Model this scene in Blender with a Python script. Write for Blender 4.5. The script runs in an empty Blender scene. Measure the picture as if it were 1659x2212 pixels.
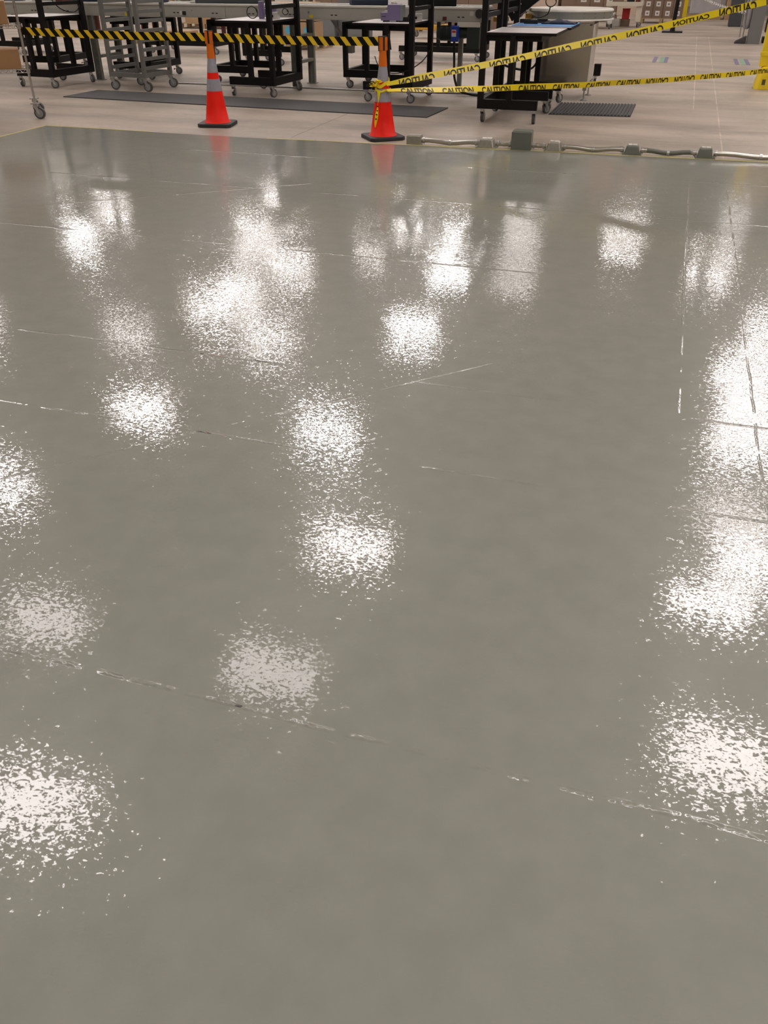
import bpy, bmesh, math, random
from mathutils import Vector, Matrix
random.seed(7)
PI = math.pi
sc = bpy.context.scene
C = sc.collection

# ---------------------------------------------------------------- camera, world, exposure
CAM_H, PITCH, YAW, FPX = 1.48, math.radians(33.5636), math.radians(17.7308), 1780.0
cd = bpy.data.cameras.new('camera'); cam = bpy.data.objects.new('camera', cd); C.objects.link(cam)
cd.sensor_fit = 'VERTICAL'; cd.sensor_height = 36.0; cd.lens = FPX/2212*36.0
cd.clip_start = .05; cd.clip_end = 200
cam.location = (0, 0, CAM_H); cam.rotation_euler = (PI/2 - PITCH, 0, YAW)
sc.camera = cam
w = bpy.data.worlds.new('world'); sc.world = w; w.use_nodes = True
w.node_tree.nodes['Background'].inputs[0].default_value = (.9, .85, .8, 1)
w.node_tree.nodes['Background'].inputs[1].default_value = .05
sc.view_settings.view_transform = 'Standard'; sc.view_settings.look = 'None'
sc.view_settings.gamma = 1; sc.view_settings.use_curve_mapping = False
sc.view_settings.exposure = 0.0
sc.cycles.use_denoising = True
sc.cycles.sample_clamp_indirect = 6.0
sc.cycles.max_bounces = 6
LAMP = 20.0          # radiance of the ceiling lamps' diffusers
LAMP_Z = 7.9
CEIL_Z = 8.6

# ---------------------------------------------------------------- materials
def mat(name, col, rough=.6, metal=0., spec=.5, emit=None, es=0., noise=0., nscale=8., bump=0., coat=0.):
    m = bpy.data.materials.new(name); m.use_nodes = True
    nt = m.node_tree; b = nt.nodes['Principled BSDF']
    b.inputs['Base Color'].default_value = (*col, 1); b.inputs['Roughness'].default_value = rough
    b.inputs['Metallic'].default_value = metal; b.inputs['Specular IOR Level'].default_value = spec
    b.inputs['Coat Weight'].default_value = coat
    if emit:
        b.inputs['Emission Color'].default_value = (*emit, 1); b.inputs['Emission Strength'].default_value = es
    if noise or bump:
        tc = nt.nodes.new('ShaderNodeTexCoord'); n = nt.nodes.new('ShaderNodeTexNoise')
        n.inputs['Scale'].default_value = nscale; n.inputs['Detail'].default_value = 4
        nt.links.new(tc.outputs['Object'], n.inputs['Vector'])
        if noise:
            mx = nt.nodes.new('ShaderNodeMix'); mx.data_type = 'RGBA'
            mx.inputs['A'].default_value = (*[c*(1-noise) for c in col], 1)
            mx.inputs['B'].default_value = (*[min(1, c*(1+noise)) for c in col], 1)
            nt.links.new(n.outputs['Fac'], mx.inputs['Factor']); nt.links.new(mx.outputs['Result'], b.inputs['Base Color'])
        if bump:
            bp = nt.nodes.new('ShaderNodeBump'); bp.inputs['Strength'].default_value = bump; bp.inputs['Distance'].default_value = .005
            nt.links.new(n.outputs['Fac'], bp.inputs['Height']); nt.links.new(bp.outputs['Normal'], b.inputs['Normal'])
    return m

M = dict(
    black=mat('black_powder_coat', (.005, .0045, .0045), .5, spec=.25, noise=.3),
    rubber=mat('dark_rubber', (.03, .03, .032), .6, noise=.2),
    tread=mat('grey_caster_tread', (.07, .07, .072), .5),
    hub=mat('grey_wheel_hub', (.27, .27, .27), .5, noise=.1),
    rim=mat('grey_rim_steel', (.34, .34, .31), .38, .5, noise=.15, nscale=2),
    stainless_lit=mat('stainless_lit_side', (.62, .59, .55), .5, .5),  # stainless side face, its reflection of the bright floor put into the colour
    zinc=mat('zinc_plated_steel', (.55, .55, .54), .3, .9, noise=.15, nscale=30),
    chrome=mat('chrome', (.62, .6, .58), .16, 1.0),
    steel_dull=mat('dull_grey_steel', (.2, .2, .185), .5, .35, noise=.15, nscale=10),
    grey_leg=mat('grey_painted_leg', (.25, .255, .225), .5, .1, noise=.1),
    white_lam=mat('white_laminate', (.74, .68, .66), .35),
    conv=mat('pale_grey_conveyor_paint', (.43, .42, .37), .42, .1, noise=.07, nscale=3),
    convlip=mat('light_conveyor_lip', (.72, .69, .62), .35, .1),
    slot=mat('dark_slot', (.012, .012, .012), .8),
    stainless=mat('stainless_steel', (.56, .52, .46), .22, .85, noise=.06, nscale=3),
    orange=mat('orange_sleeve_plastic', (.76, .165, .012), .5, spec=.25, noise=.06),
    red=mat('fluorescent_red_orange_pvc', (.95, .018, .006), .5, spec=.2, noise=.04),
    silver=mat('silver_reflective_sheet', (.36, .35, .4), .4, .15, noise=.12, nscale=40),
    yellow_tape=mat('caution_tape_yellow', (.95, .73, .01), .35, noise=.05, nscale=20),
    ink=mat('tape_black_print', (.012, .01, .008), .45),
    yellow_belt=mat('belt_yellow', (.93, .6, .02), .5, noise=.1, nscale=60),
    black_belt=mat('belt_black', (.006, .005, .004), .6, spec=.2),
    masking=mat('pale_yellow_masking_tape', (.55, .48, .17), .6, noise=.15, nscale=30),
    card=mat('brown_cardboard', (.36, .195, .085), .75, noise=.12, nscale=6),
    card_l=mat('light_cardboard', (.42, .27, .15), .75, noise=.12, nscale=6),
    card_far=mat('dull_carton_board', (.21, .14, .10), .8, noise=.12, nscale=5),
    pack_tape=mat('packing_tape', (.4, .27, .16), .3),
    label=mat('white_paper_label', (.7, .66, .62), .6),
    teal=mat('blue_round_sticker', (.1, .42, .6), .5),
    wood=mat('pallet_wood', (.4, .27, .14), .75, noise=.25, nscale=9),
    purple=mat('violet_grey_case', (.17, .13, .25), .45, noise=.06),
    offwhite=mat('off_white_plastic', (.58, .56, .52), .4),
    blue=mat('deep_blue_plastic', (.012, .05, .36), .4, noise=.1),
    blue_mat=mat('blue_bench_mat', (.12, .3, .62), .6, noise=.08),
    dgreen=mat('dark_green_gear_paint', (.022, .035, .028), .5, noise=.2),
    bluegrey=mat('bluish_dark_cloth', (.02, .024, .05), .8, noise=.3),
    greycol=mat('grey_column_paint', (.17, .165, .16), .55, noise=.06, nscale=3),
    cabinet=mat('grey_cabinet_paint', (.2, .2, .205), .5, noise=.06),
    binm=mat('dark_slate_plastic', (.055, .06, .068), .5, noise=.1),
    cream=mat('cream_painted_metal', (.6, .54, .42), .5, noise=.06),
    redp=mat('red_plastic', (.6, .03, .03), .5),
    yellow=mat('safety_yellow_paint', (.82, .6, .012), .42, noise=.12, nscale=5),
    ydark=mat('worn_paint_chip', (.1, .085, .05), .7),
    wrap=mat('cloudy_stretch_wrap', (.42, .4, .42), .22, coat=.6, noise=.15, nscale=5),
    emat=mat('charcoal_mat', (.062, .06, .06), .7, noise=.15, nscale=60, bump=.3),
    box_grey=mat('grey_green_box_enamel', (.15, .16, .13), .45, .1, noise=.1),
    cast=mat('cast_zinc_box', (.38, .36, .3), .38, .6, noise=.2, nscale=40),
    pipe=mat('galvanised_conduit', (.47, .45, .4), .28, .85, noise=.1, nscale=20),
    ceil=mat('white_roof_deck', (.78, .76, .72), .7, noise=.05, nscale=1),
    wallm=mat('warehouse_wall_panel', (.66, .62, .57), .75, noise=.05, nscale=1),
    beamm=mat('roof_joist_paint', (.45, .44, .42), .6),
    rackb=mat('rack_orange_beam', (.55, .14, .02), .5), racku=mat('rack_green_upright', (.32, .36, .3), .5),
    lamp=mat('lamp_diffuser', (.9, .9, .9), .5, emit=(1.0, .93, .905), es=LAMP),
    lamp_dim=mat('lamp_diffuser_dim', (.9, .9, .9), .5, emit=(1.0, .93, .9), es=LAMP*.45),
    lamp_hot=mat('lamp_diffuser_bright', (.9, .9, .9), .5, emit=(1.0, .96, .95), es=LAMP*1.8),
    lampb=mat('lamp_housing', (.7, .7, .7), .5),
    mark_p=mat('violet_floor_tape', (.16, .14, .22), .6), mark_g=mat('green_floor_tape', (.2, .34, .22), .6),
    brass=mat('yellow_gear', (.55, .3, .03), .5), maroon=mat('dark_red_steel', (.1, .015, .012), .6),
    chalk=mat('white_chalk_line', (.62, .58, .54), .8),
)

def nodes_of(name):
    m = bpy.data.materials.new(name); m.use_nodes = True
    return m, m.node_tree, m.node_tree.nodes['Principled BSDF']

class NB:
    'small helper to chain math nodes'
    def __init__(s, nt): s.nt = nt
    def inp(s, sock, v):
        if hasattr(v, 'is_output'): s.nt.links.new(v, sock)
        else: sock.default_value = v
    def m(s, op, a, b=0., c=0., clamp=False):
        n = s.nt.nodes.new('ShaderNodeMath'); n.operation = op; n.use_clamp = clamp
        s.inp(n.inputs[0], a); s.inp(n.inputs[1], b); s.inp(n.inputs[2], c); return n.outputs[0]
    def v(s, op, a, b=(0, 0, 0), sc_=None):
        n = s.nt.nodes.new('ShaderNodeVectorMath'); n.operation = op
        s.inp(n.inputs[0], a)
        if op == 'SCALE': s.inp(n.inputs['Scale'], sc_)
        else: s.inp(n.inputs[1], b)
        return n.outputs['Value'] if op in ('DOT_PRODUCT', 'LENGTH') else n.outputs[0]
    def noise(s, vec, scale, detail=1., out='Fac', rough=.5, dist=0.):
        n = s.nt.nodes.new('ShaderNodeTexNoise'); n.inputs['Scale'].default_value = scale
        n.inputs['Detail'].default_value = detail; n.inputs['Roughness'].default_value = rough; n.inputs['Distortion'].default_value = dist
        s.inp(n.inputs['Vector'], vec); return n.outputs[out]
    def mr(s, val, a, b, c, d):
        n = s.nt.nodes.new('ShaderNodeMapRange'); s.inp(n.inputs[0], val)
        for i, x in enumerate((a, b, c, d)): n.inputs[i+1].default_value = x
        return n.outputs[0]
    def mix(s, f, a, b):
        n = s.nt.nodes.new('ShaderNodeMix'); n.data_type = 'RGBA'
        s.inp(n.inputs['Factor'], f); s.inp(n.inputs['A'], a); s.inp(n.inputs['B'], b); return n.outputs['Result']

def epoxy_material():
    m, nt, b = nodes_of('wet_grey_epoxy'); k = NB(nt)
    geo = nt.nodes.new('ShaderNodeNewGeometry'); pos = geo.outputs['Position']
    # colour
    n1 = k.noise(pos, .7, 3); n2 = k.noise(pos, 9., 3)
    col = k.mix(n1, (.242, .240, .206, 1), (.272, .269, .232, 1))
    dk = k.mr(n2, .35, .65, .96, 1.03)
    hs = nt.nodes.new('ShaderNodeHueSaturation'); k.inp(hs.inputs['Color'], col); k.inp(hs.inputs['Value'], dk)
    # roller-applied orange peel as slopes of the surface (independent of pixel size)
    stretch = nt.nodes.new('ShaderNodeMapping'); stretch.inputs['Scale'].default_value = (.7, 1.0, 1.0)
    stretch.inputs['Rotation'].default_value = (0, 0, math.radians(-12))
    nt.links.new(pos, stretch.inputs['Vector']); sp = stretch.outputs[0]
    fine = k.v('SUBTRACT', k.noise(sp, 210., 1., 'Color', dist=.3), (.5, .5, .5))
    mid = k.v('SUBTRACT', k.noise(sp, 98., 1., 'Color', dist=.5), (.5, .5, .5))
    big = k.v('SUBTRACT', k.noise(pos, 2.3, 2., 'Color'), (.5, .5, .5))
    patch = k.mr(k.noise(pos, 1.1, 2.), .35, .68, .55, 1.3)
    slope = k.v('SCALE', fine, sc_=k.m('MULTIPLY', patch, .075))
    spark = k.m('ADD', 1., k.mr(k.noise(pos, 47., 1.), .60, .74, 0., 2.2))
    slope = k.v('ADD', slope, k.v('SCALE', mid, sc_=k.m('MULTIPLY', patch, .095)))
    slope = k.v('SCALE', slope, sc_=spark)
    slope = k.v('ADD', slope, k.v('SCALE', big, sc_=.022))
    wig = k.m('MULTIPLY', k.m('SUBTRACT', k.noise(pos, 3., 2.), .5), .02)
    dark = None
    # slab joints telegraphing through: (x0,y0) point, normal, half width, range along, strength
    def joint(p, n, wd, lo, hi, amp, gap):
        nonlocal slope, dark
        n = Vector(n).normalized(); t = Vector((-n.y, n.x))
        rel = k.v('SUBTRACT', pos, (p[0], p[1], 0))
        d = k.m('ADD', k.v('DOT_PRODUCT', rel, (n.x, n.y, 0)), wig)
        a = k.v('DOT_PRODUCT', rel, (t.x, t.y, 0))
        q = k.m('DIVIDE', d, wd)
        env = k.m('SUBTRACT', 1., k.m('ABSOLUTE', q), clamp=True)
        rng = k.m('MULTIPLY', k.m('GREATER_THAN', a, lo), k.m('LESS_THAN', a, hi))
        brk = k.mr(k.noise(pos, gap, 2.), .42, .56, 0., 1.)
        e = k.m('MULTIPLY', k.m('MULTIPLY', env, rng), brk)
        s = k.m('MULTIPLY', k.m('MULTIPLY', q, e), amp*5)
        rough = k.m('MULTIPLY', k.m('SUBTRACT', k.noise(pos, 80., 1.), .5), k.m('MULTIPLY', e, amp*7))
        s = k.m('ADD', s, rough)
        slope = k.v('ADD', slope, k.v('SCALE', (n.x, n.y, 0), sc_=s))
        hole = k.m('MULTIPLY', k.m('GREATER_THAN', e, .55), k.m('GREATER_THAN', k.noise(pos, 13., 1.), .69))
        dark = hole if dark is None else k.m('MAXIMUM', dark, hole)
    joint((0, 1.213), (0, 1), .010, -3., 3., .34, 15.)
    joint((0, 2.43), (0, 1), .010, -3., 6., .25, 2.2)
    joint((0, 3.11), (0, 1), .011, -3., 3., .25, 1.7)
    joint((.215, 0), (1, 0), .008, 3.15, 7.5, .2, 3.)
    joint((.50, 0), (1, 0), .007, 2., 9., .14, 4.)
    joint((-1.2, 2.75), (.72, -.69), .010, -1.2, .9, .2, 3.)
    joint((-4.2, 5.35), (.62, -.78), .013, -2.4, 1.9, .25, 2.)
    joint((0, 6.25), (.0, 1), .014, -1., 5., .25, 1.6)
    joint((0, 7.55), (.0, 1), .014, -1.5, 5., .25, 1.1)
    joint((0, 4.75), (.0, 1), .012, .6, 5., .25, 1.6)
    nrm = k.v('NORMALIZE', k.v('ADD', k.v('MULTIPLY', slope, (1, 1, 0)), (0, 0, 1)))
    nt.links.new(nrm, b.inputs['Normal'])
    c2 = k.mix(k.m('MULTIPLY', dark, .8), hs.outputs[0], (.03, .028, .025, 1))
    nt.links.new(c2, b.inputs['Base Color'])
    k.inp(b.inputs['Roughness'], k.mr(k.noise(pos, 1.7, 2.), .3, .7, .03, .065))
    b.inputs['IOR'].default_value = 1.40
    b.inputs['Coat Weight'].default_value = .30; b.inputs['Coat Roughness'].default_value = .30; b.inputs['Coat IOR'].default_value = 1.45
    return m
M['epoxy'] = epoxy_material()

def concrete_material():
    m, nt, b = nodes_of('worn_concrete'); k = NB(nt)
    geo = nt.nodes.new('ShaderNodeNewGeometry'); pos = geo.outputs['Position']
    mp = nt.nodes.new('ShaderNodeMapping'); mp.inputs['Scale'].default_value = (.38, 1.05, 1); nt.links.new(pos, mp.inputs['Vector'])
    st = k.noise(mp.outputs[0], 1.5, 3., rough=.45); n2 = k.noise(pos, .5, 3.); n3 = k.noise(pos, 14., 4.)
    col = k.mix(k.mr(st, .3, .7, 0, 1), (.25, .205, .16, 1), (.46, .375, .305, 1))
    col = k.mix(k.m('MULTIPLY', k.mr(n2, .45, .7, 0, 1), .5), col, (.33, .30, .23, 1))
    mp2 = nt.nodes.new('ShaderNodeMapping'); mp2.inputs['Scale'].default_value = (.5, 1.3, 1); mp2.inputs['Location'].default_value = (7, 3, 0); nt.links.new(pos, mp2.inputs['Vector'])
    col = k.mix(k.m('MULTIPLY', k.mr(k.noise(mp2.outputs[0], 2.0, 5., rough=.55), .52, .72, 0, 1), .55), col, (.19, .155, .12, 1))
    col = k.mix(k.m('MULTIPLY', k.mr(k.noise(mp2.outputs[0], .9, 4., rough=.5), .55, .75, 0, 1), .5), col, (.52, .42, .36, 1))
    v = k.mr(n3, .3, .7, .93, 1.06)
    # saw-cut joints
    sep = nt.nodes.new('ShaderNodeSeparateXYZ'); nt.links.new(pos, sep.inputs[0]); X, Y = sep.outputs[0], sep.outputs[1]
    w1 = k.m('MULTIPLY', k.m('SUBTRACT', k.noise(pos, 2., 2.), .5), .03)
    for c, ax, lo, hi, ink in ((-3.72, 0, 8.5, 12.2, .55), (9.42, 1, -6.6, 8, .75), (.22, 0, 11.8, 25, 1.5), (.5, 0, 8.5, 25, 1.45), (13.9, 1, -14, 10, .8), (18.3, 1, -14, 10, .8), (-9.9, 0, 8, 30, .7)):
        a, o = (X, Y) if ax == 0 else (Y, X)
        dd = k.m('ABSOLUTE', k.m('ADD', k.m('SUBTRACT', a, c), k.m('MULTIPLY', w1, .4)))
        e = k.m('LESS_THAN', dd, .008 if ink < 1 else .007)
        e = k.m('MULTIPLY', e, k.m('MULTIPLY', k.m('GREATER_THAN', o, lo), k.m('LESS_THAN', o, hi)))
        if ink > 1: e = k.m('MULTIPLY', e, k.mr(k.noise(pos, 3., 2.), .4, .5, .3, 1))
        v = k.m('MULTIPLY', v, k.m('ADD', 1., k.m('MULTIPLY', e, ink-1)))
    hs = nt.nodes.new('ShaderNodeHueSaturation'); k.inp(hs.inputs['Color'], col); k.inp(hs.inputs['Value'], v)
    nt.links.new(hs.outputs[0], b.inputs['Base Color'])
    k.inp(b.inputs['Roughness'], k.mr(n2, .3, .7, .42, .62))
    bp = nt.nodes.new('ShaderNodeBump'); bp.inputs['Strength'].default_value = .15; bp.inputs['Distance'].default_value = .003
    nt.links.new(n3, bp.inputs['Height']); nt.links.new(bp.outputs[0], b.inputs['Normal'])
    return m
M['concrete'] = concrete_material()

# ---------------------------------------------------------------- mesh helpers
class MB:
    def __init__(s): s.v = []; s.f = []; s.mi = []; s.cur = 0; s.smooth = []
    def add(s, vs, fs, sm=False):
        o = len(s.v); s.v += [tuple(v) for v in vs]; s.f += [[i+o for i in f] for f in fs]
        s.mi += [s.cur]*len(fs); s.smooth += [sm]*len(fs); return s
    def box(s, lo, hi, rot=0., org=(0, 0)):
        x0, y0, z0 = lo; x1, y1, z1 = hi
        vs = [(x, y, z) for z in (z0, z1) for x, y in ((x0, y0), (x1, y0), (x1, y1), (x0, y1))]
        if rot:
            c, n = math.cos(rot), math.sin(rot); vs = [(org[0]+(x-org[0])*c-(y-org[1])*n, org[1]+(x-org[0])*n+(y-org[1])*c, z) for x, y, z in vs]
        return s.add(vs, [(3, 2, 1, 0), (4, 5, 6, 7), (0, 1, 5, 4), (1, 2, 6, 5), (2, 3, 7, 6), (3, 0, 4, 7)])
    def cbox(s, c, d): return s.box([c[i]-d[i]/2 for i in range(3)], [c[i]+d[i]/2 for i in range(3)])
    def bar(s, a, b, wx, wz, up=(0, 0, 1)):
        'rectangular bar from a to b'
        a, b = Vector(a), Vector(b); d = (b-a).normalized(); u = Vector(up)
        if abs(d.dot(u)) > .98: u = Vector((0, 1, 0))
        r = d.cross(u).normalized(); u = r.cross(d).normalized()
        vs = [p + r*sx*wx/2 + u*sz*wz/2 for p in (a, b) for sx, sz in ((-1, -1), (1, -1), (1, 1), (-1, 1))]
        return s.add(vs, [(0, 1, 2, 3), (7, 6, 5, 4), (0, 4, 5, 1), (1, 5, 6, 2), (2, 6, 7, 3), (3, 7, 4, 0)])
    def tube(s, pts, r, n=8, cap=True):
        pts = [Vector(p) for p in pts]; rings = []; prev = None
        rs = r if isinstance(r, (list, tuple)) else [r]*len(pts)
        for i, p in enumerate(pts):
            d = (pts[min(i+1, len(pts)-1)] - pts[max(i-1, 0)]).normalized()
            if prev is None:
                u = Vector((0, 0, 1)) if abs(d.z) < .9 else Vector((1, 0, 0))
                u = d.cross(u).normalized()
            else: u = (prev - d*prev.dot(d)).normalized()
            prev = u; v = d.cross(u)
            rings.append([p + (u*math.cos(2*PI*j/n) + v*math.sin(2*PI*j/n))*rs[i] for j in range(n)])
        vs = [q for rg in rings for q in rg]; fs = []
        for i in range(len(pts)-1):
            for j in range(n): fs.append((i*n+j, i*n+(j+1) % n, (i+1)*n+(j+1) % n, (i+1)*n+j))
        s.add(vs, fs, True)
        if cap: s.add(rings[0], [list(range(n))[::-1]]); s.add(rings[-1], [list(range(n))])
        return s
    def lathe(s, prof, n=24, c=(0, 0), cap=True):
        vs = [(c[0]+r*math.cos(2*PI*j/n), c[1]+r*math.sin(2*PI*j/n), z) for r, z in prof for j in range(n)]
        fs = [(i*n+j, i*n+(j+1) % n, (i+1)*n+(j+1) % n, (i+1)*n+j) for i in range(len(prof)-1) for j in range(n)]
        s.add(vs, fs, True)
        if cap:
            s.add(vs[:n], [list(range(n))[::-1]]); s.add(vs[-n:], [list(range(n))])
        return s
    def disc(s, c, axis, r, t, n=16):
        c, a = Vector(c), Vector(axis).normalized()
        return s.tube([c-a*t/2, c+a*t/2], r, n)
    def slab(s, poly, z0, z1):
        n = len(poly); vs = [(x, y, z0) for x, y in poly] + [(x, y, z1) for x, y in poly]
        return s.add(vs, [list(range(n))[::-1], [i+n for i in range(n)]] + [(i, (i+1) % n, n+(i+1) % n, n+i) for i in range(n)])
    def build(s, name, mats, parent=None, bevel=0., loc=None):
        me = bpy.data.meshes.new(name); me.from_pydata(s.v, [], s.f)
        mats = mats if isinstance(mats, (list, tuple)) else [mats]
        for m in mats: me.materials.append(m)
        me.polygons.foreach_set('material_index', s.mi); me.polygons.foreach_set('use_smooth', s.smooth); me.update()
        o = bpy.data.objects.new(name, me); C.objects.link(o)
        if parent: o.parent = parent
        if loc: o.location = loc
        if bevel:
            b = o.modifiers.new('bevel', 'BEVEL'); b.width = bevel; b.segments = 2; b.limit_method = 'ANGLE'
        return o

def tag(o, label=None, cat=None, group=None, kind=None):
    if label: o['label'] = label
    if cat: o['category'] = cat
    if group: o['group'] = group
    if kind: o['kind'] = kind
    return o
def empty(name, loc=(0, 0, 0), rz=0., **k):
    o = bpy.data.objects.new(name, None); C.objects.link(o); o.location = loc; o.rotation_euler = (0, 0, rz); o.empty_display_size = .1
    return tag(o, **k)
def dup(o, loc=None, rz=None, label=None, group=None, parent=None):
    c = o.copy(); C.objects.link(c)
    if parent is not None: c.parent = parent
    if loc is not None: c.location = loc
    if rz is not None: c.rotation_euler = (0, 0, rz)
    if label: c['label'] = label
    if group: c['group'] = group
    for ch in list(o.children): dup(ch, parent=c)
    return c
ORD = ['first', 'second', 'third', 'fourth', 'fifth', 'sixth', 'seventh', 'eighth', 'ninth', 'tenth', 'eleventh', 'twelfth', 'thirteenth', 'fourteenth', 'fifteenth', 'sixteenth', 'seventeenth', 'eighteenth', 'nineteenth', 'twentieth']

# ================================================================ SETTING
XE, YE = -6.58, 8.33            # far left corner of the coated area
def yedge(x): return 8.33 + max(0, (x+4))*.052 + (.05 if x > .3 else 0)*0
far = [(XE, YE)] + [(x, yedge(x) + random.uniform(-.012, .012)) for x in [XE+.2+i*.22 for i in range(54)]]
fl = MB().add([(-26, -14, 0), (18, -14, 0), (18, 44, 0), (-26, 44, 0)], [(0, 1, 2, 3)]).build('floor', M['concrete']); tag(fl, kind='structure')
ep = MB().slab([(XE, -7), (far[-1][0], -7)] + far[::-1], .0005, .004).build('floor_coating', M['epoxy']); tag(ep, kind='structure')
MB().box((-26, -14, CEIL_Z), (18, 44, CEIL_Z+.1)).build('ceiling', M['ceil'])['kind'] = 'structure'
for nm, lo, hi in (('wall_back', (-26, 44, 0), (18, 44.2, CEIL_Z)), ('wall_front', (-26, -14.2, 0), (18, -14, CEIL_Z)), ('wall_left', (-26.2, -14, 0), (-26, 44, CEIL_Z)), ('wall_right', (18, -14, 0), (18.2, 44, CEIL_Z))):
    MB().box(lo, hi).build(nm, M['wallm'])['kind'] = 'structure'
ceiling = bpy.data.objects['ceiling']
jb = None
for i in range(14):                                    # bar joists under the roof deck
    y = -12 + i*4.2
    mb = MB().box((-26, y-.05, CEIL_Z-.08), (18, y+.05, CEIL_Z)).box((-26, y-.05, CEIL_Z-.62), (18, y+.05, CEIL_Z-.56))
    for q in range(44):
        x = -26+q; mb.bar((x, y, CEIL_Z-.59), (x+.5, y, CEIL_Z-.05), .03, .03); mb.bar((x+.5, y, CEIL_Z-.05), (x+1, y, CEIL_Z-.59), .03, .03)
    if jb is None: jb = mb.build('roof_joist', M['beamm'], ceiling)
    else:
        o = jb.copy(); C.objects.link(o); o.parent = ceiling; o.location = (0, i*4.2, 0)

# ---------------------------------------------------------------- ceiling lamps and added fill lamps
def make_lamp(name, L, W, m):
    r = empty(name, (0, 0, LAMP_Z))
    MB().box((-L/2, -W/2, .0), (L/2, W/2, .07)).build('housing', M['lampb'], r)
    MB().box((-L/2+.03, -W/2+.03, -.02), (L/2-.03, W/2-.03, 0)).build('diffuser', m, r)
    for sx in (-1, 1): MB().tube([(sx*L*.4, 0, .07), (sx*L*.4, 0, CEIL_Z-LAMP_Z)], .004, 5).build('hanger', M['zinc'], r)
    return r
protoA = make_lamp('ceiling_or_fill_lamp', 1.55, 1.0, M['lamp'])
protoB = make_lamp('ceiling_or_fill_lamp', 1.5, .95, M['lamp_dim'])
protoC = make_lamp('ceiling_or_fill_lamp', 1.5, .8, M['lamp_hot'])
LAMPS = {'A': protoA, 'B': protoB, 'C': protoC}
lamp_spots = [  # x, y, kind
    (-4.6, 8.6, 'B'), (-4.6, 12.2, 'A'), (-6.6, 16.2, 'C'), (-6.5, 23.2, 'C'), (-6.8, 29.0, 'C'),
    (-11.6, 16.1, 'A'), (-13.2, 25.0, 'A'), (-12.6, 28.0, 'A'), (-22.0, 28.5, 'C'), (-23.8, 33.5, 'A'),
    (-8.8, 8.4, 'B'), (-6.6, 5.3, 'A'), (-12.6, 11.9, 'A'),
    (2.2, 8.9, 'A'), (2.1, 12.5, 'A'), (2.6, 15.3, 'B'), (2.8, 18.4, 'A'), (3.1, 20.5, 'A'), (3.0, 22.8, 'A'), (3.9, 26.0, 'A'), (2.9, 13.9, 'A'), (2.2, 31.9, 'A'),
    (-1.1, 35.3, 'A'), (-5.0, 34.0, 'B'), (-4.4, 28.7, 'B'), (-10.4, 30.2, 'B'), (-14.7, 20.4, 'B'),
    (-10.4, 21.2, 'A'), (-13.3, 23.0, 'A'), (-9.9, 35., 'A'), (-7.3, 33., 'C'), (4.9, -1.4, 'A'), (-14.2, 9., 'C'), (-16.5, 13.5, 'C'), (2.4, 1.4, 'C'), (.2, 1.0, 'A'), (5.6, 1.5, 'A'), (3., -2.4, 'A'), (-15.5, 31., 'A'), (9., 4, 'A'), (9, 14, 'A'), (-1.5, -6, 'A'), (9, 24, 'A'), (9, -6, 'A'), (-9, -6, 'A'), (-20, 10, 'A'), (-20, 20, 'A'), (9, 34, 'B'), (-17, 37, 'A'), (-6, 39, 'B'), (3, 39, 'B')]  # includes unseen fill lamps added near the camera and over the left concrete
cnt = {}
first = set()
for x, y, kd in lamp_spots:
    row = ('above the caution tape row' if x > -.0 and x < 4.5 else 'above the striped belt' if -8 < x <= 0 else 'above the grey rack' if -16 < x <= -8 else 'near the far left wall' if x <= -16 else 'near the far right wall')
    cnt[row] = cnt.get(row, 0)+1
    lb = 'rectangular white ceiling or added fill lamp %s, %s' % (row, ORD[cnt[row]-1])
    src = LAMPS[kd]
    o = src if kd not in first else dup(src)
    first.add(kd); o.location = (x, y, LAMP_Z); tag(o, lb, 'lamp', 'ceiling lamps over the hall')

# ---------------------------------------------------------------- floor mats
def mat_runner(x0, y0, x1, y1, dx=0, ridged=False):
    poly = [(x0+dx, y0), (x1+dx, y0-.12 if not ridged else y0), (x1, y1-.12 if not ridged else y1), (x0, y1)]
    return poly
mb = MB().slab([(-7.87, 10.43), (-2.73, 10.17), (-2.68, 11.0), (-7.82, 11.17)], .0, .012)
tag(mb.build('floor_mat', M['emat'], bevel=.004), 'long dark grey anti-fatigue mat running behind both cones', 'mat')
r = empty('floor_mat', (0, 0, 0), label='short ribbed black mat beside the round steel table', cat='mat')
MB().slab([(-1.42, 10.86), (-.48, 10.95), (-.48, 12.0), (-1.40, 11.87)], 0, .008).build('backing', M['emat'], r)
mb = MB()
for i in range(24):
    x = -1.40 + i*.0392
    mb.bar((x, 10.88+i*.0035, .012), (x+.005, 11.86+i*.0055, .012), .019, .012)
tag(mb.build('rib', M['emat'], r), kind='stuff')

# ---------------------------------------------------------------- masking tape at the coating's edge
def strip(x0, x1, wd, label, dy=0):
    n = max(2, int((x1-x0)/.2)); vs = []
    for i in range(n+1):
        x = x0+(x1-x0)*i/n; y = yedge(x)+dy+.004*math.sin(x*5)
        vs += [(x, y, .0045), (x, y+wd, .0045), (x, y, .0055), (x, y+wd, .0055)]
    mb = MB(); fs = []
    for i in range(n):
        a = i*4; fs += [(a+2, a+6, a+7, a+3), (a, a+2+0, a+6, a+4), (a+1, a+5, a+7, a+3), (a, a+4, a+5, a+1)]
    mb.add(vs, fs); tag(mb.build('masking_tape', M['masking']), label, 'tape')
strip(-6.58, -5.23, .030, 'pale yellow tape strip from the far corner of the coated floor')
strip(-3.93, -3.42, .030, 'short pale yellow tape piece on floor between the two cones, nearer the first')
strip(-3.40, -3.08, .030, 'short pale yellow tape piece ending just before the second cone')
strip(-2.98, 1.6, .035, 'long pale yellow tape strip under the conduit run')
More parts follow.
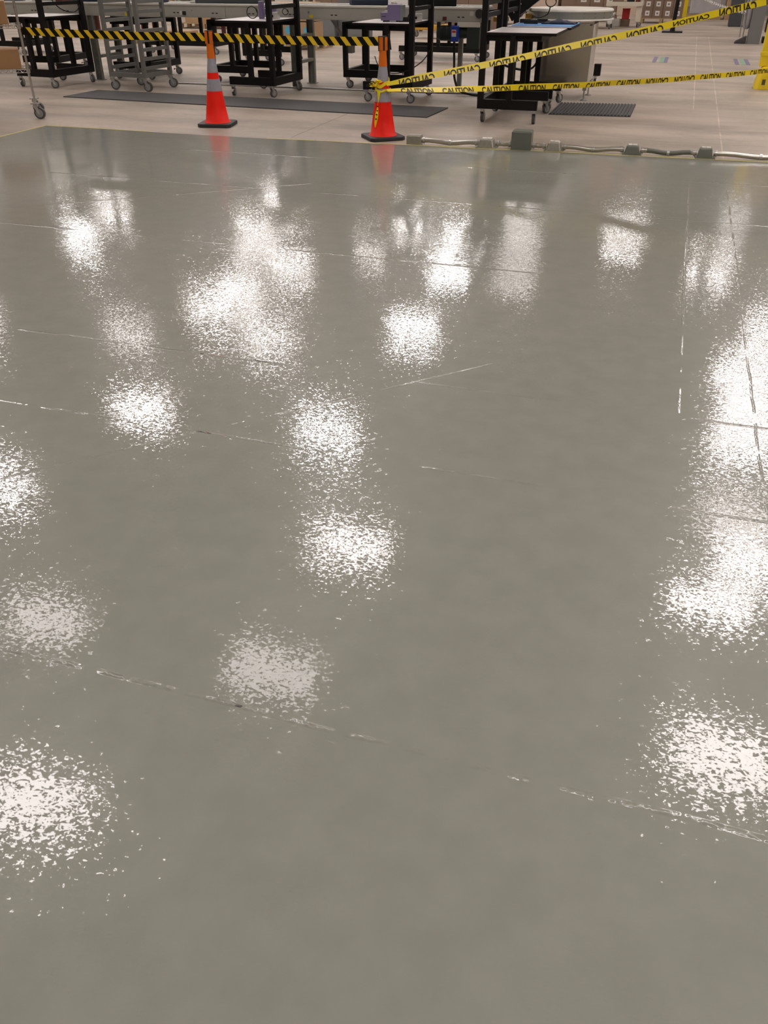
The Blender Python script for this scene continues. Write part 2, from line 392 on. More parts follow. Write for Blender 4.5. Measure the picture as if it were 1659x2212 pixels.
mb = MB().box((XE-.03, 5.6, .0005), (XE, YE, .0055)); tag(mb.build('masking_tape', M['masking']), 'pale yellow tape strip along the left side of the coated floor', 'tape')

# ---------------------------------------------------------------- conduit run on the floor
cr = empty('conduit_run', (0, 0, 0), label='galvanised conduit run with cast boxes lying on floor behind tape', cat='conduit')
def cy(x): return yedge(x)+.09
def cbx(x, wd, d, h, m, kind):
    y = cy(x); rt = math.atan(.052)
    if kind == 'flat':
        b = MB().box((x-wd/2, y-d/2, .0), (x+wd/2, y+d/2, h), rt, (x, y)).build('junction_box', m, cr, bevel=.006)
        MB().box((x-wd/2+.008, y-d/2+.008, h), (x+wd/2-.008, y+d/2-.008, h+.004), rt, (x, y)).build('cover_plate', m, b)
    else:
        t = .72
        vs = [(x-wd/2, y-d/2, 0), (x+wd/2, y-d/2, 0), (x+wd/2, y+d/2, 0), (x-wd/2, y+d/2, 0), (x-wd/2*t, y-d/2*t, h), (x+wd/2*t, y-d/2*t, h), (x+wd/2*t, y+d/2*t, h), (x-wd/2*t, y+d/2*t, h)]
        b = MB().add(vs, [(3, 2, 1, 0), (4, 5, 6, 7), (0, 1, 5, 4), (1, 2, 6, 5), (2, 3, 7, 6), (3, 0, 4, 7)]).build('junction_box', m, cr, bevel=.014)
        MB().box((x-wd/2-.015, y-d/2-.006, 0), (x+wd/2+.015, y+d/2+.006, .012), rt, (x, y)).build('mounting_flange', m, b)
        pl = MB()
        pl.box((x-wd*.27, y-d*.22, h), (x-wd*.03, y+d*.22, h+.004), rt, (x, y)); pl.box((x+wd*.0, y-d*.22, h), (x+wd*.27, y+d*.22, h+.004), rt, (x, y))
        pl.build('outlet_cover', M['convlip'], b)
cbx(-2.40, .145, .11, .085, M['cast'], 'flat')
bx = [(-1.68, .17, .13, .085, M['cast'], 'dome'), (-1.345, .19, .17, .165, M['box_grey'], 'flat'), (-1.035, .155, .13, .085, M['cast'], 'dome'), (-.315, .145, .13, .085, M['box_grey'], 'dome'), (.335, .145, .13, .09, M['box_grey'], 'dome'), (1.3, .15, .13, .085, M['cast'], 'dome')]
for b_ in bx: cbx(*b_)
xs = [-2.40] + [b_[0] for b_ in bx] + [2.2]
ws = [.145] + [b_[1] for b_ in bx] + [0]
for i in range(len(xs)-1):
    a = xs[i]+ws[i]/2+.03; b_ = xs[i+1]-ws[i+1]/2-.03; L = b_-a
    n = 10; pts = []
    for j in range(n+1):
        t = j/n; z = .042 - .016*math.sin(PI*min(1, max(0, (t-.1)/.8)))**2*(1 if L > .3 else .2); pts.append((a+L*t, cy(a+L*t), z))
    p = MB().tube(pts, .021, 10).build('conduit_pipe', M['pipe'] if i != 4 else M['box_grey'], cr)
    for e, s in ((a, -1), (b_, 1)):
        MB().tube([(e-.03, cy(e), .042), (e+.03, cy(e), .042)], .0225, 8).build('connector', M['pipe'], cr)
        MB().tube([(e+s*.008-.008, cy(e), .042), (e+s*.008+.008, cy(e), .042)], .029, 8).build('lock_nut', M['zinc'], cr)
    if L > .3:
        for t in ((.5,) if L < .8 else (.33, .66)):
            x = a+L*t
            MB().tube([(x-.012, cy(x), .030), (x+.012, cy(x), .030)], .026, 8).build('pipe_strap', M['zinc'], cr)

# ---------------------------------------------------------------- traffic cones
def make_cone(loc, rz, label, lean, knob=False):
    r = empty('traffic_cone', loc, rz, label=label, cat='traffic cone', group='traffic cones holding the barrier belt')
    oct_ = []
    h, c = .185, .035
    for sx, sy in ((1, 1), (-1, 1), (-1, -1), (1, -1)):
        a = (sx*h, sy*(h-c)), (sx*(h-c), sy*h); oct_ += list(a) if sx*sy > 0 else list(a[::-1])
    MB().slab(oct_, 0, .036).build('base', M['rubber'], r, bevel=.008)
    def R(z): return .127 + (.031-.127)*((z-.03)/.68)
    def seg(z0, z1, nm, m, e=0., n=28):
        return MB().lathe([(R(z0)+e, z0), (R((z0+z1)/2)+e, (z0+z1)/2), (R(z1)+e, z1)], n).build(nm, m, r)
    MB().lathe([(.145, .036), (.138, .046), (R(.05)+.003, .05), (R(.2), .2), (R(.4), .4), (R(.6), .6), (R(.71), .71)], 28).build('cone_body', M['red'], r)
    seg(.345, .462, 'reflective_collar', M['silver'], .0015); seg(.522, .66, 'reflective_collar', M['silver'], .0015)
    MB().lathe([(R(.66)+.004, .655), (.040, .70), (.036, .76), (.036, .79)], 24).build('belt_topper_sleeve', M['orange'], r)
    hd = MB().slab([(-.036, -.03), (.036, -.03), (.042, -.02), (.042, .02), (.036, .03), (-.036, .03), (-.042, .02), (-.042, -.02)], .79, .905).build('belt_topper_head', M['orange'], r, bevel=.004)
    # four belt slots, one on each face
    for a, d in ((0, (1, 0)), (1, (0, 1)), (2, (-1, 0)), (3, (0, -1))):
        cx, cy_ = d[0]*.043, d[1]*.031
        wx, wy = (.004, .017) if d[0] else (.017, .004)
        MB().box((cx-wx/2, cy_-wy/2, .785), (cx+wx/2, cy_+wy/2, .907)).build('belt_slot', M['slot'], hd)
    MB().box((-.038, -.027, .905), (.038, .027, .911)).build('topper_cap', M['slot'], hd)
    if knob:
        MB().bar((.058, -.01, .925), (.078, -.01, .795), .007, .03).build('belt_clip', M['slot'], hd)
    return r
make_cone((-4.800, 8.96, 0), math.radians(12), 'orange reflective cone with belt topper, left of the two, belts on both sides', 0)
make_cone((-2.80, 8.72, 0), math.radians(38), 'orange reflective cone wrapped in yellow caution tape beside the conduit', 0, True)
c1, c2 = Vector((-4.80, 8.96, 0)), Vector((-2.80, 8.72, 0))

# ---------------------------------------------------------------- ribbons (belts and caution tape)
class Ribbon:
    wrinkle = 0.
    def __init__(s, pts, tilt, wd):
        s.p = [Vector(q) for q in pts]; s.wd = wd; s.tilt = tilt
        s.L = [0]
        for i in range(1, len(s.p)): s.L.append(s.L[-1]+(s.p[i]-s.p[i-1]).length)
        s.len = s.L[-1]
    def at(s, u, v, off=0.):
        u = max(0, min(s.len, u)); i = 0
        while i < len(s.L)-2 and s.L[i+1] < u: i += 1
        t = (u-s.L[i])/(s.L[i+1]-s.L[i]); p = s.p[i].lerp(s.p[i+1], t); d = (s.p[i+1]-s.p[i]).normalized()
        th = s.tilt(u/s.len) if callable(s.tilt) else s.tilt
        side = Vector((0, 0, 1)).cross(d).normalized(); up = d.cross(side).normalized() * -1
        if up.z < 0: up = -up
        a = up*math.cos(th) + side*math.sin(th); nrm = d.cross(a).normalized()
        if nrm.y > 0: nrm = -nrm
        k = s.wrinkle
        return p + a*(v*s.wd + k*.5*math.sin(u*4.1)) + nrm*(off + k*math.sin(u*7.3))
def smooth_pts(a, b, sag, n=40):
    a, b = Vector(a), Vector(b)
    return [a.lerp(b, i/n) - Vector((0, 0, sag*4*(i/n)*(1-i/n))) for i in range(n+1)]
def ribbon_mesh(rb, name, m, parent=None, n=60, th=.0012, w_of=None):
    mb = MB(); vs = []; fs = []
    for i in range(n+1):
        u = rb.len*i/n; k = w_of(i/n) if w_of else 1.
        vs += [rb.at(u, -.5*k), rb.at(u, .5*k), rb.at(u, -.5*k, th), rb.at(u, .5*k, th)]
    for i in range(n):
        a = i*4; fs += [(a, a+1, a+5, a+4), (a+2, a+6, a+7, a+3), (a, a+4, a+6, a+2), (a+1, a+3, a+7, a+5)]
    fs += [(0, 2, 3, 1), (n*4, n*4+1, n*4+3, n*4+2)]
    mb.add(vs, fs); return mb.build(name, m, parent)

def belt(a, b, sag, label, start=0.):
    rb = Ribbon(smooth_pts(a, b, sag, 24), 0., .076)
    r = empty('barrier_belt', a, 0, label=label, cat='belt', group='black and yellow barrier belt')
    o = ribbon_mesh(rb, 'webbing', M['black_belt'], None, 40); o.parent = r; o.location = -Vector(a)
    pitch, wd, sl = .124, .058, .066
    u = start; k = 0
    while u < rb.len-.02:
        mb = MB(); vs = []
        for j in range(5):                     # slanted printed stripe, falls to the right
            v = .5-j/4; uu = u+sl*(.5-v)
            vs += [rb.at(uu, v, .0022), rb.at(uu+wd, v, .0022)]
        fs = [(2*j, 2*j+2, 2*j+3, 2*j+1) for j in range(4)]
        if u+sl*.5 < rb.len:
            mb.add(vs, fs); q = mb.build('yellow_stripe', M['yellow_belt'], r); q.location = -Vector(a)
        u += pitch
    return r
belt((-7.12, 8.93, .868), (c1.x-.044, c1.y, .851), .012, 'striped black and yellow belt from the wire shelf to the first cone', .06)
belt((c1.x+.044, c1.y, .851), (c2.x-.04, c2.y, .866), .010, 'striped black and yellow belt stretched between the two cones', .02)
# strap tail at the shelf post
st = MB().bar((-7.12, 8.935, .868), (-7.22, 8.98, .93), .004, .04)
tag(st.build('belt_end_strap', M['black_belt']), 'black strap end hooking striped belt onto the wire shelf', 'strap')

# caution tape
def text_outline(word):
    cu = bpy.data.curves.new('t', 'FONT'); cu.body = word; cu.size = 1.; cu.resolution_u = 4
    cu.offset = .028
    o = bpy.data.objects.new('t', cu); C.objects.link(o)
    dg = bpy.context.evaluated_depsgraph_get(); me = bpy.data.meshes.new_from_object(o.evaluated_get(dg))
    bm = bmesh.new(); bm.from_mesh(me)
    bmesh.ops.triangulate(bm, faces=bm.faces[:])
    bmesh.ops.subdivide_edges(bm, edges=[e for e in bm.edges if e.calc_length() > .3], cuts=1)
    vs = [v.co.copy() for v in bm.verts]; bm.verts.index_update(); fs = [[v.index for v in f.verts] for f in bm.faces]
    bm.free(); C.objects.unlink(o); bpy.data.objects.remove(o)
    x0 = min(v.x for v in vs); x1 = max(v.x for v in vs); y0 = min(v.y for v in vs); y1 = max(v.y for v in vs)
    return [((v.x-x0)/(x1-x0), (v.y-y0)/(y1-y0)) for v in vs], fs
TV, TF = text_outline('CAUTION')
def lettering(rb, u0, L, parent, mirror=False, flip=False, v0=-.5, v1=.3, clip=(-.47, .47)):
    vs = []
    for x, y in TV:
        if mirror: x = 1-x
        if flip: y = 1-y
        v = v0 + (v1-v0)*y; v = max(clip[0], min(clip[1], v))
        vs.append(rb.at(u0+x*L, v, .0032))
    return MB().add(vs, TF).build('lettering', M['ink'], parent)
def mkcaution(a, b, sag, tilt, wd, label, words, n=48):
    rb = Ribbon(smooth_pts(a, b, sag, n), tilt, wd); rb.wrinkle = .004
    o = ribbon_mesh(rb, 'caution_tape', M['yellow_tape'], None, 220, w_of=lambda t: .55+.45*min(1, t/.07))
    tag(o, label, 'tape', 'yellow caution tape tied to the cone')
    for kw in words: lettering(rb, parent=o, **kw)
    return o, rb
# upper run climbs to the right, lower run is level and ends on the yellow guard post
UP_A, UP_B = (-2.74, 8.66, .505), (1.30, 10.245, 1.335)
LO_A, LO_B = (-2.73, 8.64, .452), (1.30, 14.10, .265)
tl_up = lambda t: .25 + .45*math.sin(t*6.)*.4
tl_lo = lambda t: .9*(1-min(1, t*3.2)) + .25*math.sin(t*9)*.6
LU = (Vector(UP_B)-Vector(UP_A)).length
words = [dict(u0=.12+i*.45, L=.355, mirror=True, v0=-.95 if i != 6 else -.42, v1=.25 if i < 7 else .47) for i in range(12) if .12+i*.45+.355 < LU]
mkcaution(UP_A, UP_B, .03, tl_up, .060, 'yellow caution tape rising to the right from the cone', words)
LL = (Vector(LO_B)-Vector(LO_A)).length
words = [dict(u0=.16+i*.54, L=.42, mirror=(i in (7, 8)), flip=(i in (7, 8)), v0=-.9, v1=.28 if i < 6 else .42) for i in range(13) if .16+i*.54+.42 < LL]
mkcaution(LO_A, LO_B, .05, tl_lo, .060, 'yellow caution tape running level from cone to yellow guard post', words)
# the knot wrapped round the second cone, with its tail
kn = empty('caution_tape_knot', (c2.x, c2.y, 0), label='crumpled caution tape knot and tail around the second cone', cat='tape')
def wrapring(z0, slope, wd, rr, nm):
    vs = []; n = 30; fs = []
    for i in range(n+1):
        a = 2*PI*i/n; z = z0+slope*math.sin(a+.5)+.006*math.sin(a*5)
        R_ = lambda zz: .127+(.031-.127)*((zz-.03)/.68)+rr+.004*abs(math.sin(a*7))
        for zz in (z-wd/2, z+wd/2): vs.append((R_(zz)*math.cos(a), R_(zz)*math.sin(a), zz))
        for zz in (z-wd/2, z+wd/2): vs.append(((R_(zz)+.002)*math.cos(a), (R_(zz)+.002)*math.sin(a), zz))
    for i in range(n):
        a = i*4; fs += [(a, a+1, a+5, a+4), (a+2, a+6, a+7, a+3), (a, a+4, a+6, a+2), (a+1, a+3, a+7, a+5)]
    return MB().add(vs, fs).build(nm, M['yellow_tape'], kn)
wrapring(.515, .030, .034, .006, 'wrap'); wrapring(.448, .006, .016, .007, 'wrap')
def crumple(c, n, r, nm):
    mb = MB()
    for i in range(n):
        a = random.uniform(0, 2*PI); e = random.uniform(-.6, 1.); p = Vector(c)
        q = p + Vector((math.cos(a)*r, math.sin(a)*r*.6, e*r)); s = Vector((random.uniform(-1, 1), random.uniform(-1, 1), random.uniform(-1, 1))).normalized()*.018
        t = Vector((0, -.001, .001))
        mb.add([p-s, p+s, q+s, q-s, p-s+t, p+s+t, q+s+t, q-s+t], [(0, 1, 2, 3), (7, 6, 5, 4), (0, 4, 5, 1), (2, 6, 7, 3)])
    return mb.build(nm, M['yellow_tape'], kn)
crumple((-.02, -.075, .525), 11, .036, 'knot'); crumple((-.075, -.05, .478), 9, .036, 'knot')
b2 = MB()
for q in range(5):
    a = random.uniform(0, 6); p = Vector((-.1+random.uniform(-.05, .05), -.07, .475+random.uniform(-.02, .03)))
    b2.cbox(p, (.028, .004, .012))
b2.build('printed_fold', M['ink'], kn)
tl = [Vector(p) for p in ((-.005, -.112, .455), (-.006, -.122, .38), (-.012, -.135, .30), (-.018, -.148, .23), (-.026, -.155, .17), (-.03, -.157, .125))]
tp = Ribbon([tl[0]]+tl, 0, .03)
vs = []; fs = []; n = 24
for i in range(n+1):
    t = i/n*5; j = min(4, int(t)); p = tl[j].lerp(tl[j+1], t-j); a = t*.9; hw = .017*(1-.55*max(0, (t-3.2)/1.8)); d = Vector((math.cos(a)*hw, -abs(math.sin(a))*hw*.6, 0))
    vs += [p-d, p+d, p-d+Vector((0, -.002, 0)), p+d+Vector((0, -.002, 0))]
for i in range(n):
    a = i*4; fs += [(a, a+1, a+5, a+4), (a+2, a+6, a+7, a+3), (a, a+4, a+6, a+2), (a+1, a+3, a+7, a+5)]
MB().add(vs, fs).build('tail', M['yellow_tape'], kn)
tb = MB()
for z in (.335, .30, .268, .225): 
    t = (.455-z)/(.33)*5; j = min(4, int(t)); p = tl[j].lerp(tl[j+1], t-j); tb.cbox(p+Vector((0, -.005, 0)), (.017, .002, .012))
tb.build('tail_print', M['ink'], kn)

# ---------------------------------------------------------------- casters
def caster(parent, loc, rz, s=1., brake=False, tread='tread'):
    'swivel caster of height .14*s: top plate, fork, wheel on an axle'
    r_ = .052*s
    c = MB().box((-.035*s, -.035*s, .132*s), (.035*s, .035*s, .14*s)).tube([(0, 0, .118*s), (0, 0, .132*s)], .024*s, 10)
    for sy in (-1, 1):
        c.add([(x, sy*.02*s+dy, z) for dy in (-.002, .002) for x, z in ((-.022*s, .12*s), (.022*s, .12*s), (.04*s, .045*s), (.02*s, .04*s))],
              [(0, 1, 2, 3), (7, 6, 5, 4), (0, 4, 5, 1), (1, 5, 6, 2), (2, 6, 7, 3), (3, 7, 4, 0)])
    c.box((-.022*s, -.022*s, .112*s), (.022*s, .022*s, .12*s))
    o = c.build('caster', M['zinc'], parent, loc=loc); o.rotation_euler = (0, 0, rz)
    wh = MB().disc((.028*s, 0, r_), (0, 1, 0), r_, .03*s, 18); wh.cur = 1; wh.disc((.028*s, 0, r_), (0, 1, 0), r_*.72, .034*s, 16)
    wh.build('wheel', [M[tread], M['hub']], o)
    if brake: MB().box((-.058*s, -.018*s, .075*s), (-.015*s, .018*s, .085*s)).bar((-.05*s, 0, .08*s), (-.062*s, 0, .06*s), .036*s, .006*s).build('brake_pedal', M['offwhite'], o)
    return o

# ---------------------------------------------------------------- packing stations: C-shaped base on casters, short legs, two tall posts
def station(loc, rz, label, mirror=False, tall=True, top=True, crot=(0, 0, 0, 0), brakes=(0, 1), dep=.84, wid=.64, topz=.885, name='packing_station', tmat='white_lam', extra=.14, grp='black wheeled stations along the conveyor'):
    r = empty(name, loc, rz, label=label, cat='workstation', group=grp)
    s = -1 if mirror else 1; hx, hy = wid/2, dep/2
    def B(a, b_, nm, m='black', lip=None):
        lo = [min(a[i], b_[i]) for i in range(3)]; hi = [max(a[i], b_[i]) for i in range(3)]
        return MB().box(lo, hi).build(nm, M[m], r)
    for sy in (-1, 1): B((-s*hx, sy*hy-.03, .14), (s*(hx+.03), sy*hy+.03, .235), 'base_rail')
    B((s*(hx-.03), -hy+.03, .141), (s*(hx+.03), hy-.03, .234), 'base_side_rail')
    for sy in (-1, 1): B((-.03, sy*(hy-.0)-.028, .235), (.03, sy*hy+.028, topz-.03), 'leg')
    H = 2.05 if tall else topz-.03
    for sy in (-1, 1):
        B((s*hx-.031, sy*hy-.031, .235), (s*hx+.031, sy*hy+.031, H), 'post')
    if top:
        xa, xb = -s*(hx+extra), s*(hx-.032 if tall else hx+.03)
        B((xa, -hy-.03, topz-.028), (xb, hy+.03, topz-.004), 'table_board')
        B((xa+s*.008, -hy-.022, topz-.004), (xb, hy+.022, topz), 'table_top', tmat)
        for sy in (-1, 1): B((-s*(hx-.02), sy*(hy-.03)-.015, topz-.085), (xb, sy*(hy-.03)+.015, topz-.028), 'apron')
        B((-s*(hx-.02), -hy+.04, topz-.085), (-s*(hx-.05), hy-.04, topz-.028), 'apron')
    if tall:
        for z in (1.035, 1.15, 1.62, 2.02):
            if z == 1.15 and not mirror and rz > -.05: continue
            B((s*hx-.015, -hy+.031, z-.022), (s*hx+.015, hy-.031, z+.022), 'cross_bar')
        B((s*hx-.26, -hy+.031, 1.5), (s*hx-.02, hy-.031, 1.52), 'upper_shelf')
        mon = B((s*hx-.06, -.24, 1.25), (s*hx-.03, .24, 1.47), 'monitor')
    k = 0
    for sy in (-1, 1):
        for sx in (-1, 1):
            caster(r, (sx*s*(hx-.03), sy*hy, 0), crot[k], 1., bool(brakes[0] if k == 0 else (brakes[1] if k == 3 else 0))); k += 1
    return r
S = station
S((-8.84, 11.66, 0), math.radians(-5), 'black packing station with white top nearest the wire shelf', crot=(1.9, .5, .3, -.4), brakes=(1, 0))
S((-5.44, 11.67, 0), math.radians(-2), 'black packing station behind the belt between the two cones', crot=(1.75, 1.2, .4, -.6), brakes=(1, 0))
S((-3.56, 11.71, 0), math.radians(-1), 'black packing station with violet device, behind the tape-wrapped cone', crot=(.2, .0, .2, .3), brakes=(0, 1))
S((-1.77, 10.50, 0), math.radians(0), 'black packing station with bare white top beside ribbed mat', mirror=True, crot=(1.55, 1.5, 1.0, 2.4), brakes=(0, 0), extra=.14)
S((-1.75, 11.52, 0), math.radians(0), 'black packing station with blue mat before the round table', mirror=True, crot=(2.8, .2, 1.0, .7), brakes=(0, 0), dep=.8, extra=.14)
lowk = dict(tall=False, topz=.82, tmat='black', name='low_stand', extra=.05)
S((-6.38, 12.98, 0), 0, 'low black stand under conveyor, left behind the first station', mirror=True, **lowk)
S((-4.27, 12.98, 0), 0, 'low black stand under conveyor behind the tape-wrapped cone', mirror=True, crot=(.2, .1, .3, .1), **lowk)
S((-8.12, 13.02, 0), 0, 'low black stand under conveyor behind the grey rack', mirror=False, **lowk)
S((-10.15, 13.45, 0), math.radians(4), 'low black stand under conveyor at far left', **lowk)
lowk['topz'] = .8
S((-9.6, 17.2, 0), 0, 'black stand beyond the conveyor, straight behind the first cone', wid=1.5, **lowk)
S((-4.35, 17.3, 0), 0, 'black stand beyond the conveyor, behind the blue motor box', wid=1.5, **lowk)
S((-12.9, 16.0, 0), 0, 'black stand beyond the conveyor at far left', wid=.9, **lowk)
S((-7.1, 15.6, 0), 0, 'black stand beyond conveyor near the sticker boxes', wid=.7, mirror=True, **lowk)

# things on the stations
def scale_device(loc, rz, label):
    r = empty('label_printer', loc, rz, label=label, cat='printer')
    MB().box((-.03, -.09, .012), (.13, .09, .185)).build('tall_housing', M['purple'], r, bevel=.004)
    MB().box((-.115, -.09, .012), (-.03, .09, .10)).build('front_housing', M['purple'], r, bevel=.004)
    MB().box((.13, -.085, .012), (.165, .085, .18)).build('back_cover', M['cabinet'], r)
    MB().box((-.08, -.04, .10), (-.04, .04, .118)).build('label_roll_door', M['offwhite'], r)
    MB().box((-.105, -.092, .055), (-.05, -.09, .062)).build('slot', M['slot'], r)
    for x in (-.09, -.05, .08, .12): MB().box((x, -.08, 0), (x+.015, .08, .012)).build('foot', M['slot'], r)
    return r
scale_device((-3.62, 11.62, .885), .1, 'violet-grey stepped label printer on the white table by second cone')
def white_box(loc, rz, label):
    r = empty('power_supply', loc, rz, label=label, cat='device')
    MB().box((-.055, -.06, .0), (.055, .06, .075)).build('case', M['offwhite'], r, bevel=.003)
    MB().box((-.045, -.062, .02), (-.01, -.06, .05)).build('socket', M['slot'], r)
    MB().box((-.05, -.05, .075), (.05, .05, .08)).build('lid', M['offwhite'], r)
white_box((-3.335, 11.85, .885), .3, 'small white power box on table beneath the violet printer cables')
white_box((-5.25, 11.68, .885), .2, 'small white power box on table between the two cones')
def cable(pts, rad, label, m='slot'):
    # smooth through points
    P_ = [Vector(p) for p in pts]; out = []
    for i in range(len(P_)-1):
        p0, p1, p2, p3 = P_[max(0, i-1)], P_[i], P_[i+1], P_[min(len(P_)-1, i+2)]
        for j in range(6):
            t = j/6; out.append(.5*((2*p1)+(p2-p0)*t+(2*p0-5*p1+4*p2-p3)*t*t+(3*p1-p0-3*p2+p3)*t**3))
    out.append(P_[-1])
    tag(MB().tube(out, rad, 6).build('cable', M[m]), label, 'cable'); 
def ring(c, r, ax='y', n=9, turns=1.2, jig=.01):
    o = []
    for i in range(int(n*turns)+1):
        a = 2*PI*i/n; o.append((c[0]+r*math.cos(a), c[1]+jig*i*.3, c[2]+r*math.sin(a)*.9))
    return o
cable(ring((-5.50, 11.50, .965), .075), .006, 'coiled black cable loop leaning on the violet device between the cones')
cable(ring((-5.16, 11.8, .965), .04), .005, 'small coil of black cable behind white power box')
cable([(-3.42, 11.65, .90), (-3.38, 11.6, .96), (-3.30, 11.5, 1.02), (-3.26, 11.36, 1.2)], .008, 'black cable running up the post from the violet printer')
tag(MB().box((-.06, -.04, 0), (.06, .04, .05)).build('power_adapter', M['slot'], loc=(-3.44, 11.62, .885), bevel=.01), 'black power adapter lump beside the violet printer', 'adapter')
vd = empty('label_printer', (-5.42, 11.75, .885), .3, label='violet-grey device half hidden behind the post between the cones', cat='printer')
MB().box((-.08, -.06, 0), (-.02, .08, .20)).build('upright_housing', M['purple'], vd, bevel=.006)
MB().box((-.02, -.06, .05), (.14, .08, .115)).build('lower_housing', M['purple'], vd, bevel=.006)
cable([(-4.0, 12.1, .45), (-3.9, 12.0, .33), (-3.72, 11.95, .27), (-3.5, 11.95, .30), (-3.3, 12.0, .42), (-3.22, 12.1, .55)], .007, 'thin black cable hanging in a loop below the printer table')
cable([(-8.58, 11.3, 1.35), (-8.56, 11.6, 1.0), (-8.5, 11.9, .92), (-8.47, 12.05, 1.05), (-8.45, 12.12, 1.2)], .007, 'black cable bunch hanging on the rear post near the wire shelf')
# blue bench mat, dark cloth and tools on the further right station
tag(MB().box((-.38, -.40, 0), (.33, .40, .006)).build('bench_mat', M['blue_mat'], loc=(-1.62, 11.58, .885)), 'bright blue mat covering the rear right station top', 'mat')
cl = MB(); n = 10
vs = [(-.2+.4*i/n, -.14+.28*j/6, .01+.035*math.exp(-((i-5)/3.2)**2)*(1-((j-3)/3.6)**2)+.006*math.sin(i*2.3+j)) for i in range(n+1) for j in range(7)]
fs = [(i*7+j, (i+1)*7+j, (i+1)*7+j+1, i*7+j+1) for i in range(n) for j in range(6)]
vs += [(x, y, .001) for x, y, z in vs]; k0 = 7*(n+1)
fs += [tuple(q+k0 for q in f[::-1]) for f in fs]
fs += [(i*7, i*7+k0, (i+1)*7+k0, (i+1)*7) for i in range(n)] + [(i*7+6, (i+1)*7+6, (i+1)*7+6+k0, i*7+6+k0) for i in range(n)]
tag(cl.add(vs, fs, True).build('folded_cloth', M['bluegrey'], loc=(-1.50, 11.66, .891)), 'crumpled dark navy cloth lying on the blue mat', 'cloth')
for i, (x, y, l_, lb) in enumerate(((-1.83, 11.55, .16, 'left'), (-1.73, 11.8, .12, 'middle'), (-1.93, 11.75, .13, 'rear'))):
    t = MB().box((-l_/2, -.03, 0), (l_/2, .03, .04)).tube([(l_/2, 0, .02), (l_/2+.08, .01, .015)], .008, 6)
    tag(t.build('hand_tool', M['slot'], loc=(x, y, .891)), 'small black tool on the blue mat, %s one of the three' % lb, 'tool')

# ---------------------------------------------------------------- conveyor
cv = empty('conveyor', (-5, 12.5, 0), label='long pale grey conveyor on slotted legs behind the stations', cat='conveyor')
def cvb(mb, nm, m, par=None, bevel=0):
    o = mb.build(nm, m, par or cv, bevel=bevel)
    if par is None: o.location = (5, -12.5, 0)
    return o
X0, X1, YN, YF = -15.5, -2.60, 12.32, 12.98
secs = [-15.5, -12.4, -9.35, -6.3, -3.9, X1]
for i in range(len(secs)-1):
    a, b_ = secs[i]+.003, secs[i+1]-.003
    for y, nm in ((YN, 'side_frame'), (YF, 'side_frame')):
        s_ = 1 if y == YN else -1
        f = cvb(MB().box((a, min(y, y+s_*.012), .865), (b_, max(y, y+s_*.012), 1.0)).box((a, min(y, y+s_*.04), .855), (b_, max(y, y+s_*.04), .867)), nm, M['conv'])
        cvb(MB().box((a, min(y-s_*.012, y+s_*.045), 1.0), (b_, max(y-s_*.012, y+s_*.045), 1.028)), 'frame_lip', M['convlip'], f, .005)
        if y == YN:
            x = a+.35
            while x < b_-.2:
                cvb(MB().box((x, YN-.0015, .905), (x+.035, YN, .917)).box((x+.06, YN-.0015, .905), (x+.095, YN, .917)), 'slot', M['slot'], f)
                cvb(MB().disc((x+.3, YN-.004, .945), (0, 1, 0), .009, .01, 8), 'bolt', M['zinc'], f)
                x += .62
rol = MB()
x = X0
while x < X1: rol.tube([(x, YN+.015, 1.0), (x, YF-.015, 1.0)], .022, 8, False); x += .062
tag(cvb(rol, 'roller', M['steel_dull']), kind='stuff')
legs = [-15., -11.3, -8.55, -5.27, -3.0]
for x in legs:
    def channel(y): return MB().box((x-.05, y, 0), (x-.044, y+.06, .86)).box((x+.044, y, 0), (x+.05, y+.06, .86)).box((x-.05, y+.054, 0), (x+.05, y+.06, .86)).box((x-.075, y-.02, 0), (x+.075, y+.08, .008))
    if x == -3.0: cvb(MB().box((x-.03, YF-.1, 0), (x+.03, YF-.04, .86)), 'support_leg', M['grey_leg']); continue
    l_ = cvb(channel(YN-.02 if x > -9 else YN+.03), 'support_leg', M['grey_leg']); cvb(channel(YF-.06), 'support_leg', M['grey_leg'])
    for z in (.3, .62): cvb(MB().box((x-.044, YN+.045, z), (x+.044, YF-.06, z+.04)), 'cross_brace', M['grey_leg'], l_)
    for z in (.1, .2, .3): 
        for q in (-.02, .02): cvb(MB().disc((x+q, YN-.0+.035, z), (0, 1, 0), .006, .012, 6), 'bolt', M['zinc'], l_)
# lower drive pan, stop block, stickers, end pulley
cvb(MB().box((-2.92, YN-.01, .80), (-2.62, YN+.03, .856)), 'drive_pan', M['convlip'])
cvb(MB().disc((-2.63, YN-.02, .955), (0, 1, 0), .052, .03, 20), 'end_pulley', M['rubber'])
cvb(MB().box((-2.76, YN-.004, .93), (-2.71, YN, .975)), 'switch_plate', M['offwhite'])
cvb(MB().box((-5.02, YN-.003, .875), (-4.97, YN, .91)), 'yellow_sticker', M['yellow'])
cvb(MB().box((-7.94, YN-.003, .86), (-7.9, YN, .90)), 'yellow_sticker', M['yellow'])
cvb(MB().box((-6.98, YN-.02, .885), (-6.93, YN, .93)), 'dark_switch', M['slot'])
cvb(MB().box((-7.03, YN-.003, .885), (-6.985, YN, .935)), 'white_sticker', M['label'])
cvb(MB().box((-3.12, YN-.02, .875), (-3.07, YN, .915)), 'red_switch', M['maroon'])
# diagonal brace near x=-4.9
cvb(MB().bar((-4.97, YF, .86), (-4.70, YF+.12, .45), .03, .04), 'diagonal_brace', M['grey_leg']); cvb(MB().box((-4.80, YF+.05, .40), (-4.66, YF+.18, .50)), 'sensor_box', M['grey_leg'])
